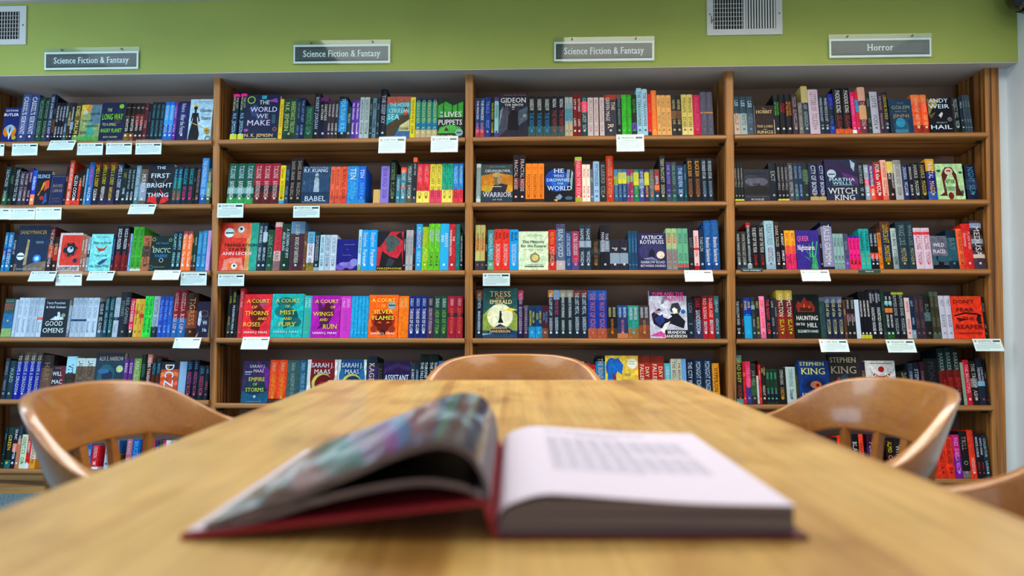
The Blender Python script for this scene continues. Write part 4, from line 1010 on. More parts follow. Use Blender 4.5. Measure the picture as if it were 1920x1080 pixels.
# ------------------------------------------------------------------ bookcase
UPR = [(-2.912, -2.873), (-1.641, -1.607), (-.370, -.331), (.905, .946), (2.144, 2.209)]
BAYX = {1: (-2.873, -1.641), 2: (-1.607, -.370), 3: (-.331, .905), 4: (.946, 2.144)}
ZS = {1: .8535, 2: .5292, 3: .1948, 4: -.1381, 5: -.4535, 6: -.799}
DZ = {(1,5): .0065, (2,5): -.007, (1,6): .006, (1,1): -.002, (2,1): -.001, (4,3): .001, (1,4): .002, (4,5): .001}
def shelf_z(b, r): return CZ + ZS[r] + DZ.get((b, r), 0)
case = thing('bookcase', 'built-in pine bookcase of four bays filled with books under the green soffit', 'bookcase', (0, YF, 0))
def cs(mb, name, mt, **k): return mb.obj(name, mt, case, **k)          # coordinates below are measured from the bookcase's base line
for i, (a, b) in enumerate(UPR):
    m = MB(); m.rbox(a, b, 0, .045, 0, SOF_Z, .004, 'z'); cs(m, 'post', PINE_Z)
    ins = .005 if i < 4 else .012
    for y0, y1 in ((.058, .165), (.178, YB-YF)):
        m = MB(); m.box(a+ins, b-ins, y0, y1, 0, SOF_Z); cs(m, 'side_panel', PINE_Z)
    for sgn, xe in ((-1, a), (1, b)):
        if (i == 0 and sgn < 0) or (i == 4 and sgn > 0): continue
        for y in (.0505, .1715):
            m = MB(); xi = xe - sgn*ins + sgn*.003; m.box(min(xi, xi-sgn*.004), max(xi, xi-sgn*.004), y-.005, y+.006, .1, SOF_Z-.01)
            cs(m, 'shelf_standard', STEEL)
for b, (x0, x1) in BAYX.items():
    for r in range(1, 7):
        m = MB(); T, D = .026, .245; n = 3; prof = []
        prof = [(D, 0), (.008, 0), (.002, -.003), (0, -.008), (0, -T+.008), (.002, -T+.003), (.008, -T), (D, -T)]
        rings = [[(x, y*math.cos(LEAN) + z*math.sin(LEAN), -y*math.sin(LEAN) + z*math.cos(LEAN)) for y, z in prof] for x in (x0, x1)]
        m.loft(rings)
        cs(m, 'shelf', PINE_X, loc=(0, -.012, shelf_z(b, r)))
    for xe, sg in ((x0, 1), (x1, -1)):                                  # shelf brackets under the boards
        for r in range(1, 7):
            m = MB(); z = shelf_z(b, r) - .037; xa, xb = sorted((xe, xe + sg*.022)); m.box(xa, xb, .03, .05, z-.006, z+.004); cs(m, 'bracket', DARK)
    m = MB(); m.box(x0, x1, .004, .024, 0, shelf_z(b, 6)-.03); cs(m, 'plinth', PLINTH)

# ------------------------------------------------------------------ books
def shell(path_o, path_i, zs, cols, mb):
    """cover wrapped along a path seen from above; cols: one colour per height interval"""
    n = len(path_o)
    for (z0, z1), c in zip(zip(zs, zs[1:]), cols):
        for k in range(n-1):
            (a, b), (d, e) = path_o[k], path_o[k+1]; mb.poly([(a, b, z0), (d, e, z0), (d, e, z1), (a, b, z1)], c)
            (a, b), (d, e) = path_i[k], path_i[k+1]; mb.poly([(d, e, z0), (a, b, z0), (a, b, z1), (d, e, z1)], c)
    for z, c, fl in ((zs[0], cols[0], 1), (zs[-1], cols[-1], 0)):
        for k in range(n-1):
            q = [(*path_o[k], z), (*path_o[k+1], z), (*path_i[k+1], z), (*path_i[k], z)]; mb.poly(q[::-1] if fl else q, c)
    for k in (0, n-1):
        for (z0, z1), c in zip(zip(zs, zs[1:]), cols):
            q = [(*path_o[k], z0), (*path_i[k], z0), (*path_i[k], z1), (*path_o[k], z1)]; mb.poly(q[::-1] if k else q, c)
def parse_style(st):
    """3*abc+tf00.1+b0f0.2+mccc.3-.6 -> count, base, [(lo, hi, colour)] measured from the foot"""
    n = 1
    if '*' in st: a, st = st.split('*'); n = int(a)
    p = st.split('+'); base = p[0]; bands = []
    for q in p[1:]:
        if q[0] == 't': bands.append((1-float(q[4:]), 1, q[1:4]))
        elif q[0] == 'b': bands.append((0, float(q[4:]), q[1:4]))
        elif q[0] == 'm':
            lo, hi = q[4:].split('-'); bands.append((1-float(hi), 1-float(lo), q[1:4]))
    return n, base, bands
def spine_book(w, h, d, base, bands, tcol, text, full):
    """cover mesh of a book standing spine out: x across the spine, y into the shelf, z up"""
    mb = MB(); hard = w > .026; t = .0022 if hard else .001; bul = .0035 if hard else .001; hw = w/2 - .0006
    zs = sorted({0.0, 1.0, *[q for a, b, c in bands for q in (a, b)]}); cols = []
    art = lambda s: .0 if sum(int(ch, 16) for ch in s) > 24 else .4
    for a, b in zip(zs, zs[1:]):
        c = base
        for lo, hi, cc in bands:
            if lo - 1e-6 <= a and b <= hi + 1e-6: c = cc
        cols.append(ink(c, art(c)))
    Z = [z*h for z in zs]; N = 4
    po = [(-hw, d)] + [(-hw + 2*hw*k/N, bul*(2*k/N-1)**2) for k in range(N+1)] + [(hw, d)]
    pi = [(-hw+t, d)] + [(-hw+t + 2*(hw-t)*k/N, t + bul*(2*k/N-1)**2) for k in range(N+1)] + [(hw-t, d)]
    if full: shell(po, pi, Z, cols, mb)
    else:
        for (z0, z1), c in zip(zip(Z, Z[1:]), cols):
            for k in range(len(po)-1): (a, b), (e, g) = po[k], po[k+1]; mb.poly([(a, b, z0), (e, g, z0), (e, g, z1), (a, b, z1)], c)
        mb.poly([(*p, h) for p in po], ink('cba')); mb.poly([(*p, 0) for p in reversed(po)], ink('cba')); mb.poly([(hw, d, 0), (-hw, d, 0), (-hw, d, h), (hw, d, h)], ink('cba'))
    if text and text != '-':
        lw = min(.010, w*.42); lz = .022; mb.poly([(-lw/2, -.0004, lz), (lw/2, -.0004, lz), (lw/2, -.0004, lz+lw*.8), (0, -.0004, lz+lw*1.1), (-lw/2, -.0004, lz+lw*.8)], ink(tcol.split('/')[-1])); mb.poly([(-lw*.2, -.0006, lz+lw*.2), (lw*.25, -.0006, lz+lw*.2), (lw*.1, -.0006, lz+lw*.7)], ink(base))
        parts = text.split('|'); tc = tcol.split('/'); tot = sum(max(3, max(len(l.replace('~', '')) for l in p.split('^'))) for p in parts)
        top, bot = .94, .15
        z = top*h; span = (top-bot)*h - .012*(len(parts)-1)
        for k, p in enumerate(parts):
            lines = p.split('^'); st = 's' if lines[0].startswith('~') or text.startswith('~') else 't'; lines = [l.strip('~').strip() for l in lines]
            seg = span*max(3, max(len(l) for l in lines))/tot; col = tuple(v*.82 for v in ink(tc[min(k, len(tc)-1)])[:3]) + (0,); nl = len(lines)
            pitch = (w*.86)/nl; size = pitch*(.68 if nl > 1 else .58); size = min(size, .027)
            for j, l in enumerate(lines):
                if not l: continue
                ln = text_len(l, st); sx = size*.95
                if ln*sx > seg: sx = seg/ln
                sy = min(size, sx*2.1); ox = (nl/2 - .5 - j)*pitch - sy/2; z0 = z - (seg - ln*sx)*.3
                put_text(mb, l, st, lambda a, b: (ox + b, -.0004 + bul*min(1, abs((ox+b)/hw))**2, z0 - a), sx, sy, col)
            z -= seg + .012
    return mb
def block(x0, x1, y0, y1, z0, z1): mb = MB(); mb.box(x0, x1, y0, y1, z0, z1); return mb
def clampp(u, v): return min(1, max(0, u)), min(1, max(0, v))
def art_on(mb, txt, spec, W_, H_, base):
    """printed shapes on a cover face lying in the plane y = 0; mb gets the picture, txt the lettering"""
    lay = [0]
    def P(u, v): u, v = clampp(u, v); return ((u-.5)*W_, -.0002 - lay[0]*.00006, v*H_)
    for el in spec.split(';'):
        a = el.split(' '); k = a[0]; lay[0] += 1
        if k in 'ce':
            if k == 'c': cx, cy, rx = map(float, a[1:4]); ry = rx*W_/H_; col = a[4]
            else: cx, cy, rx, ry = map(float, a[1:5]); col = a[5]
            mb.poly([P(cx + rx*math.cos(t*math.pi/12), cy + ry*math.sin(t*math.pi/12)) for t in range(24)], ink(col, .25))
        elif k == 'o':
            cx, cy, r0, th = map(float, a[1:5])
            for t in range(20):
                q = [(math.cos(x*math.pi/10), math.sin(x*math.pi/10)) for x in (t, t+1)]
                mb.poly([P(cx + q[0][0]*r0, cy + q[0][1]*r0*W_/H_), P(cx + q[1][0]*r0, cy + q[1][1]*r0*W_/H_), P(cx + q[1][0]*(r0-th), cy + q[1][1]*(r0-th)*W_/H_), P(cx + q[0][0]*(r0-th), cy + q[0][1]*(r0-th)*W_/H_)], ink(a[5]))
        elif k == 'r':
            x0, y0, x1, y1 = map(float, a[1:5]); mb.poly([P(x0, y0), P(x1, y0), P(x1, y1), P(x0, y1)], ink(a[5], .3))
        elif k == 'p':
            q = list(map(float, a[2:])); mb.poly([P(q[i], q[i+1]) for i in range(0, len(q)-1, 2)], ink(a[1], .4))
        elif k in 'tsu':
            cx, cy, w, h = map(float, a[1:5]); col = ink(a[5]); s = ' '.join(a[6:]); st = 't' if k != 's' else 's'; ln = text_len(s, st)
            lay[0] = 40
            if k == 'u': put_text(txt, s, st, lambda x, y: ((cx-.5)*W_ + (y-.5)*w*W_, -.003, cy*H_ + (ln/2)*(h*H_/ln) - x*(1.0)), h*H_/ln, 1, col)
            else: put_text(txt, s, st, lambda x, y: ((cx-.5)*W_ - w*W_/2 + x, -.003, (cy-h/2)*H_ + y), w*W_/ln, h*H_, col)
SHELFN = {1: 'top', 2: 'second', 3: 'third', 4: 'fourth', 5: 'fifth', 6: 'bottom'}
BAYN = {1: 'leftmost', 2: 'second', 3: 'third', 4: 'rightmost'}
ORD = ['', 'first', 'second', 'third', 'fourth', 'fifth', 'sixth', 'seventh', 'eighth', 'ninth', 'tenth', 'eleventh', 'twelfth', 'thirteenth', 'fourteenth', 'fifteenth', 'sixteenth', 'seventeenth', 'eighteenth', 'nineteenth', 'twentieth', 'twenty-first', 'twenty-second', 'twenty-third', 'twenty-fourth']
def colour_name(s):
    import colorsys
    r, g, b = (int(c, 16)/15 for c in s); h, l, sa = colorsys.rgb_to_hls(r, g, b); h *= 360
    if l < .14 or (sa < .22 and l < .28): return 'black'
    if sa < .16: return 'white' if l > .78 else 'pale grey' if l > .55 else 'grey'
    dk = l < .32; pl = l > .68
    if h < 15 or h > 345: n = 'maroon' if dk else 'pink' if pl else 'red'
    elif h < 42: n = 'brown' if l < .4 else 'tan' if pl or sa < .5 else 'orange'
    elif h < 66: n = 'olive' if dk else 'cream' if pl else 'yellow'
    elif h < 160: n = 'dark green' if dk else 'pale green' if pl else 'green'
    elif h < 195: n = 'dark teal' if dk else 'pale turquoise' if pl else 'turquoise'
    elif h < 250: n = 'navy' if dk else 'pale blue' if pl else 'blue'
    elif h < 290: n = 'dark violet' if dk else 'lilac' if pl else 'violet'
    else: n = 'plum' if dk else 'pink' if pl else 'magenta'
    return n
YBK = YF - .004                                                        # where the books' front faces meet the boards
def standing(b, r, x, px_top):
    z0 = shelf_z(b, r) - (YBK - (YF-.012))*math.tan(LEAN) + .001; h = .2
    for _ in range(6): h += (proj(x, YBK + h*math.sin(LEAN), z0 + h*math.cos(LEAN))[1] - px_top)/FPX*YF
    return z0, h
BOOKS = []
for (b, r), (ox, oy, sc, txt) in SHELVES.items():
    prev = 0.0; row = []; run = 0
    for ln in txt.strip().split('\n'):
        p = ln.split(' ')
        zt = shelf_z(b, r)
        X = lambda zx: at_x(ox + float(zx)/sc, YBK, zt)
        if p[0] == '@': prev = float(p[1]); continue
        if p[0] == 'F':
            x0, x1 = X(prev), X(p[2]); row.append(dict(kind='F', id=p[1], x0=x0, x1=x1, yt=oy + float(p[3])/sc)); prev = float(p[2]); continue
        n, base, bands = parse_style(p[2]); x0, x1 = X(prev), X(p[0]); w = (x1-x0)/n; run += 1
        for k in range(n): row.append(dict(kind='S', x0=x0 + k*w, x1=x0 + (k+1)*w, yt=oy + float(p[1])/sc, base=base, bands=bands, tcol=p[3], text=' '.join(p[4:]), run=(b, r, run)))
        prev = float(p[0])
    for q in row:                                                       # nothing stands inside a post
        lo, hi = BAYX[b]; q['x0'] = max(q['x0'], lo+.002); q['x1'] = min(q['x1'], hi-.011)
    row = [q for q in row if q['x1'] - q['x0'] > .004]
    # what each stands next to, counted from the nearest cover that faces out or the nearest post
    for i, q in enumerate(row):
        q['b'], q['r'] = b, r
        if q['kind'] == 'F': continue
        best = None
        for j, a in enumerate(row):
            if a['kind'] == 'F': best = min(best or (99,), (abs(i-j), 'right' if i > j else 'left', FACES[a['id']][1]))
        if not (b == 1): best = min(best or (99,), (i+1, 'right', 'left post'))
        if r != 6 or b == 4: best = min(best or (99,), (len(row)-i, 'left', 'right post'))
        if best is None: best = (i+1, 'right', 'left picture edge')
        q['where'] = best
    BOOKS += row
rnd = random.Random(5)
for q in BOOKS:
    q['w'] = q['x1'] - q['x0']; q['z'], q['h'] = standing(q['b'], q['r'], (q['x0']+q['x1'])/2, q['yt']); q['area'] = q['w']*q['h']
    px = proj(q['x0'], YBK, q['z'])[0]
    if q['r'] == 6: q['area'] *= .5                                     # mostly behind the chairs
spines = sorted((q for q in BOOKS if q['kind'] == 'S'), key=lambda q: -q['area'])
nF = sum(q['kind'] == 'F' for q in BOOKS)
chosen = {id(q) for q in spines[:300-nF]}
rest = MB(); protos = {}
ROT = (-LEAN, 0, 0)
for q in BOOKS:
    b, r = q['b'], q['r']; xc = (q['x0']+q['x1'])/2; loc = (xc, YBK, q['z']); w, h = q['w'], q['h']
    if q['kind'] == 'F':
        desc, nick, base, spec = FACES[q['id']]; th = .03; W_ = w - .002
        root = thing('book', f"{desc}, {SHELFN[r]} shelf, {BAYN[b]} bay", 'book', loc, ROT, f"books on the {SHELFN[r]} shelf of the {BAYN[b]} bay")
        t = .0018; hw = W_/2
        mb = MB(); shell([(hw, th), (-hw, th), (-hw, 0), (hw, 0)], [(hw, th-t), (-hw+t, th-t), (-hw+t, t), (hw, t)], [0, h], [ink(base, .4)], mb)
        tx = MB(); art_on(mb, tx, spec, W_, h, base)
        mb.obj('cover', PRINT, root, ink=True)
        block(-hw+t+.0005, hw-.002, t+.0004, th-t-.0004, .002, h-.002).obj('page_block', PAPER, root)
        tx.obj('title_lettering', PRINT, root, ink=True)
        continue
    d = min(.155, max(.10, h*.68)); full = id(q) in chosen
    if not full:
        mb = spine_book(w, h, d, q['base'], q['bands'], q['tcol'], q['text'], False); c, s = math.cos(LEAN), math.sin(LEAN)
        rest.add(mb, lambda p: (p[0] + xc, p[1]*c + p[2]*s + YBK, -p[1]*s + p[2]*c + q['z'])); continue
    n, side, what = q['where']
    pos = f"first {side} of" if n == 1 else f"{ORD[n]} {side} of"
    label = f"{colour_name(q['base'])} spine, {pos} the {what}, {SHELFN[r]} shelf, {BAYN[b]} bay"
    grp = f"books on the {SHELFN[r]} shelf of the {BAYN[b]} bay"
    if q['run'] in protos and abs(protos[q['run']][2]-w) < .002:
        src, kid, _ = protos[q['run']]; o = src.copy(); COL.objects.link(o); o.location = loc; o['label'] = label
        k = kid.copy(); COL.objects.link(k); k.parent = o; continue
    mb = spine_book(w, h, d, q['base'], q['bands'], q['tcol'], q['text'], True)
    o = mb.obj('book', PRINT, ink=True, loc=loc, rot=ROT); thing('book', label, 'book', group=grp, o=o)
    t = .0026 if w > .026 else .0013; in_ = .003 if w > .026 else .0004
    k = block(-w/2+t, w/2-t, t+.004, d-.002, in_, h-in_).obj('page_block', PAPER, o); protos[q['run']] = (o, k, w)
o = rest.obj('books', PRINT, ink=True); o['kind'] = 'stuff'; o['label'] = 'narrower paperbacks and hardbacks filling the shelves between the wider books'; o['category'] = 'books'

# ------------------------------------------------------------------ cards hanging from the shelf edges
CARDN = {}
def card_holder(b, r, x0, x1, y0, y1, kind, txt, label, grp):
    ox, oy, sc, _ = SHELVES[b, r]; Y = YF - .020; zs = shelf_z(b, r); pxs = (ox + x0/sc, ox + x1/sc)
    tilt = R({'s': 28, 'g': 10.7}.get(kind, 4))
    zt = at_z(oy + y0/sc, 0, Y) if False else zs - .004
    zt = CZ + (580.5 - (oy + y0/sc))/FPX*Y
    for _ in range(5): zt += (proj(at_x(pxs[0], Y, zt), Y, zt)[1] - (oy + y0/sc))/FPX*Y
    xb0, xb1 = at_x(pxs[0], Y - .03*(kind == 's'), zt-.05), at_x(pxs[1], Y - .03*(kind == 's'), zt-.05)
    w = .118 if (x1-x0)/sc < 48 else .128; w = min(abs(xb1-xb0), .132); xc = (xb0+xb1)/2
    hh = .06
    for _ in range(6): hh += (oy + y1/sc - proj(xc, Y - hh*math.sin(tilt), zt - hh*math.cos(tilt))[1])/FPX*Y
    root = thing('shelf_card_holder', label, 'card holder', (xc, Y, zt), (0, 0, 0), grp)
    def pl(x, dn, off=0): return (x, -dn*math.sin(tilt) - off*math.cos(tilt), -dn*math.cos(tilt) + off*math.sin(tilt))
    m = MB()
    for off in (.0012, -.0012):
        m.poly([pl(-w/2-.002, -.004, off), pl(w/2+.002, -.004, off), pl(w/2+.002, hh+.003, off), pl(-w/2-.002, hh+.003, off)])
    m.poly([pl(-w/2-.002, hh+.003, .0012), pl(w/2+.002, hh+.003, .0012), pl(w/2+.002, hh+.003, -.0012), pl(-w/2-.002, hh+.003, -.0012)])
    ztop = zs - zt + .0015
    if ztop > .004: m.poly([(-w/2, -.0005, .004), (w/2, -.0005, .004), (w/2, .0035, ztop), (-w/2, .0035, ztop)])
    m.poly([(-w/2, .0035, ztop), (w/2, .0035, ztop), (w/2, .022, ztop), (-w/2, .022, ztop)])
    m.obj('clear_sleeve', ACRYLIC, root)
    c = MB(); P = lambda u, v, o=0: pl((u-.5)*w, (1-v)*hh, .0003+o)
    c.poly([P(0, 0), P(1, 0), P(1, 1), P(0, 1)], ink('eff'))
    def rc(u0, v0, u1, v1, col): c.poly([P(u0, v0, .0003), P(u1, v0, .0003), P(u1, v1, .0003), P(u0, v1, .0003)], ink(col))
    if txt != 'W':
        rc(.70, .76, .95, .88, '123'); rc(.06, .74, .12, .80, '346'); rc(.055, .80, .07, .88, '123'); rc(.07, .85, .125, .89, '123'); rc(.11, .76, .125, .84, '567')
        s = 'STAFF PICK' if txt == 'S' else '100 BLDW PICK'; ln = text_len(s, 't')
        put_text(c, s, 't', lambda a, e: P(.17 + a, .76 + e, .0003), .48/ln, .12, ink('234'))
        s = 'The Novels by the Author' ; ln = text_len(s, 'n'); put_text(c, s, 'n', lambda a, e: P(.18 + a, .62 + e, .0003), .6/ln, .075, ink('345'))
        for k in range(5): v = .52 - k*.095; rc(.05, v, (.93, .9, .94, .86, .5)[k], v+.022, '9ab')
    c.obj('card', INK, root, ink=True)
for (b, r), t in CARDS.items():
    items = [q.split() for q in t.split(';')]; items.sort(key=lambda q: float(q[0])); n = len(items)
    for i, q in enumerate(items):
        how = 'tilted' if q[4] == 's' else 'upright'
        side = '' if n == 1 else f", {ORD[i+1]} of {['', '', 'two', 'three', 'four', 'five', 'six'][n]} from left"
        kind = 'blank-looking white' if q[5] == 'W' else 'staff-pick' if q[5] == 'S' else 'pick'
        card_holder(b, r, *map(float, q[:4]), q[4], q[5], f"{how} {kind} card, {SHELFN[r]} shelf edge, {BAYN[b]} bay{side}", 'cards in clear sleeves on the shelf edges')
# two small printed tabs on the third shelf of the rightmost bay
for x0, x1, y0, y1, s, col, lab in ((70, 218, 358, 378, 'Horror Anthologies', '455', 'small clear category tab at the left end of the third shelf, rightmost bay'),
                                    (868, 1018, 366, 386, 'Horror', '465', 'small green category tab midway along the third shelf, rightmost bay')):
    ox, oy, sc, _ = SHELVES[4, 3]; Y = YF - .016; zc = shelf_z(4, 3); xa, xb = at_x(ox + x0/sc, Y, zc), at_x(ox + x1/sc, Y, zc); w = xb-xa; zt = CZ
    for _ in range(6): zt += (proj(xa, Y, zt)[1] - (oy + y0/sc))/FPX*Y
    h = (y1-y0)/sc/FPX*Y
    m = MB(); m.box(0, w, 0, .002, -h, 0, ink(col)); m.box(0, w, 0, .02, 0, .001, ink('9ab')); ln = text_len(s, 's')
    sx = min(w*.8/ln, h*.6); put_text(m, s, 's', lambda a, e: (w/2 - ln*sx/2 + a, -.0004, -h*.75 + e), sx, h*.5, ink('eff'))
    o = m.obj('category_tab', INK, ink=True, loc=(xa, Y, zt)); thing('category_tab', lab, 'label', o=o)

# ------------------------------------------------------------------ signs on the soffit
for i, (x0, x1, yt, yb, s, lab) in enumerate(((83, 259, 97, 130, 'Science Fiction & Fantasy', 'grey acrylic fiction and fantasy sign nearest the left air vent, leftmost bay'),
        (550, 731, 83.5, 118.5, 'Science Fiction & Fantasy', 'grey acrylic fiction and fantasy sign above the second bay'),
        (1039, 1226, 77.5, 114, 'Science Fiction & Fantasy', 'grey acrylic fiction and fantasy sign above the third bay'),
        (1555, 1746, 72, 107, 'Horror', 'grey acrylic horror sign above the rightmost bay'))):
    Y = SOF_Y - .008; zc = CZ + (580-(yt+yb)/2)/FPX*Y; xa, xb = at_x(x0, Y, zc), at_x(x1, Y, zc); w = xb-xa; zm = CZ; xm = (xa+xb)/2
    z1, z0 = at_z((yt), xm, Y), at_z(yb, xm, Y); h = z1-z0; slope = {0: .0, 1: .004, 2: .002, 3: .0}[i]
    root = thing('category_sign', lab, 'sign', (xm, Y, z0), (0, slope, 0), 'section signs on the green soffit')
    m = MB(); m.box(-w/2-.003, w/2+.003, -.003, -.0015, -.004, h+.022); m.box(-w/2-.003, w/2+.003, .002, .0035, -.004, h+.022); m.obj('acrylic_holder', ACRYLIC, root)
    c = MB(); c.box(-w/2, w/2, -.0005, .001, 0, h, ink('eff'))
    P = lambda u, v, o=0: ((u-.5)*w, -.0008-o, v*h)
    def rc(u0, v0, u1, v1, col, o=0): c.poly([P(u0, v0, o), P(u1, v0, o), P(u1, v1, o), P(u0, v1, o)], ink(col))
    mg, mh = .018, .11
    rc(mg, mh, 1-mg, 1-mh, '566'); rc(mg, 1-mh-.03, 1-mg, 1-mh, '122', .0001); rc(mg, mh, 1-mg, mh+.06, '122', .0001); rc(mg, mh, mg+.006, 1-mh, '122', .0001); rc(1-mg-.006, mh, 1-mg, 1-mh, '122', .0001)
    rc(.07, mh+.1, .93, mh+.12, '122', .0001); rc(.07, 1-mh-.11, .93, 1-mh-.08, '122', .0001); rc(.068, mh, .072, 1-mh, '122', .0001); rc(.928, mh, .932, 1-mh, '122', .0001)
    for sgn in (0, 1):                                                  # scroll ornaments at both ends
        for cu, cv, rr, a0, a1 in ((.045, .72, .017, -40, 230), (.038, .5, .014, 120, 400), (.05, .36, .016, -60, 190), (.04, .2, .012, 100, 380)):
            K = 12
            for k in range(K):
                aa = [R(a0 + (a1-a0)*t/K) for t in (k, k+1)]; U = lambda a, q: ((cu + q*math.cos(a)) if not sgn else 1-(cu + q*math.cos(a)), cv + q*w/h*math.sin(a)*.75)
                c.poly([P(*U(aa[0], rr), .0001), P(*U(aa[1], rr), .0001), P(*U(aa[1], rr-.0035), .0001), P(*U(aa[0], rr-.0035), .0001)], ink('122'))
    c.obj('card', INK, root, ink=True)
    tx = MB(); ln = text_len(s, 'b'); full = .80*w if len(s) > 8 else .26*w
    put_text(tx, s, 'b', lambda a, e: (-full/2 + a, -.0014, h*.35 + e), full/ln, h*.34, ink('eff')); tx.obj('sign_lettering', INK, root, ink=True)
    for u in (-.32, .32):
        m = MB(); m.tube([(u*w, -.005, h+.012), (u*w, .004, h+.012)], .0045, 10); m.obj('screw', SCREW, root)

# ------------------------------------------------------------------ air vents
def vent(x0, x1, y0, y1, label, mode):
    Y = SOF_Y; xm = CZ; zc = CZ + (580-(y0+y1)/2)/FPX*Y; xa, xb = at_x(x0, Y, zc), at_x(x1, Y, zc); z1, z0 = at_z(y0, xb, Y), at_z(y1, xb, Y); w, h = xb-xa, z1-z0
    root = thing('air_vent', label, 'vent', (xa, Y, z0), (0, 0, 0), 'white air vents in the green soffit')
    bw = w*.085; bh = h*.14
    m = MB()
    for a, b_, c, d in ((0, w, 0, bh), (0, w, h-bh, h), (0, bw, bh, h-bh), (w-bw, w, bh, h-bh)): m.box(a, b_, -.007, 0, c, d)
    m.box(w*.485, w*.515, -.006, .0, bh, h-bh); m.obj('frame', WHITE_METAL, root)
    m = MB(); m.box(bw*.9, w-bw*.9, -.0012, -.0004, bh*.9, h-bh*.9); m.obj('duct_shade_plate', DARK, root)  # dark plate on the soffit face, painting the shade inside the duct
    n = 11
    for half in (0, 1):
        m = MB(); a0, a1 = (bw, w*.485) if half == 0 else (w*.515, w-bw); ang = R(-68 if half == 0 else 38)
        if mode == 'open': ang = R(72)
        for k in range(n):
            x = a0 + (a1-a0)*(k+.5)/n; l = .0055 if not (half == 1 and mode != 'open') else .008; dx, dy = l*math.cos(ang)*.5, l*math.sin(ang)*.5
            y = -.0042; t = .0005
            m.box(x-abs(dx)-t, x+abs(dx)+t, y-abs(dy)*.6, y+abs(dy)*.6, bh, h-bh)
        m.obj('louvers', WHITE_METAL, root)
        if half == 0 or mode == 'open':
            m = MB()
            for k in range(1, 7): z = bh + (h-2*bh)*k/7; m.box(a0, a1, -.0020, -.0014, z-.0012, z+.0012)
            m.obj('cross_bars', WHITE_METAL, root)
    for u in (bw*.45, w-bw*.45): m = MB(); m.tube([(u, -.009, h*.5), (u, -.005, h*.5)], .004, 8); m.obj('screw', SCREW, root)
    if mode != 'open': m = MB(); m.box(bw*.62, bw*.76, -.009, -.006, h*.28, h*.46); m.box(bw*.66, bw*.98, -.011, -.008, h*.33, h*.37); m.obj('damper_lever', SCREW, root)
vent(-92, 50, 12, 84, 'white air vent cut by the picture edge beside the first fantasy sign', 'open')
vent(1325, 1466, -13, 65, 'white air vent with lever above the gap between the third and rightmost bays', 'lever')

# ------------------------------------------------------------------ security camera in the corner
root = thing('security_camera', 'black dome security camera mounted high in the corner by the pale wall', 'security camera', (XR, 3.33, at_z(-9, 2.2, 3.33)))
m = MB(); m.tube([(0, 0, 0), (-.018, 0, 0), (-.05, 0, -.004)], [.082, .082, .072], 28); m.obj('housing', BLACK, root, smooth=True)
m = MB(); rings = []
for k in range(9):
    a = R(90*k/8); rings.append([(-.05 - .06*math.sin(a), .066*math.cos(a)*math.cos(t*math.pi/12), -.004 + .066*math.cos(a)*math.sin(t*math.pi/12)) for t in range(24)])
m.loft(rings[:-1]); m.obj('dome', SMOKED, root, smooth=True)
m = MB(); m.tube([(-.07, -.03, -.01), (-.095, -.042, -.012)], .012, 12); m.obj('lens', BLACK, root)

# ------------------------------------------------------------------ table
TZ = .763
table = thing('reading_table', 'long worn oak reading table running toward the bookcase with an open book on it', 'table', frame(0, .7, 0), (0, 0, YAW))
def rounded(x0, x1, y0, y1, r, n=5):
    o = []
    for cx, cy, a0 in ((x1-r, y1-r, 0), (x0+r, y1-r, 90), (x0+r, y0+r, 180), (x1-r, y0+r, 270)): o += [(cx + r*math.cos(R(a0+90*k/n)), cy + r*math.sin(R(a0+90*k/n))) for k in range(n+1)]
    return o
m = MB(); prof = [(-.006, -.032), (0, -.026), (0, -.006), (-.0018, -.0018), (-.006, 0)]
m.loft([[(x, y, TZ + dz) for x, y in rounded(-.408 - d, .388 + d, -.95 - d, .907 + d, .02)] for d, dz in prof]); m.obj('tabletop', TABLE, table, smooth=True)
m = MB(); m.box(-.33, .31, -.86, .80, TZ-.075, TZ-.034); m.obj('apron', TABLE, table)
for y in (-.62, .56):
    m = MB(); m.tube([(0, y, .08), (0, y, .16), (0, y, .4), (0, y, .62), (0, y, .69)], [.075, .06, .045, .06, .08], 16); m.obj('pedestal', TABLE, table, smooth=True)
    m = MB(); m.rbox(-.3, .3, y-.04, y+.04, .0, .08, .02, 'y'); m.obj('foot', TABLE, table)

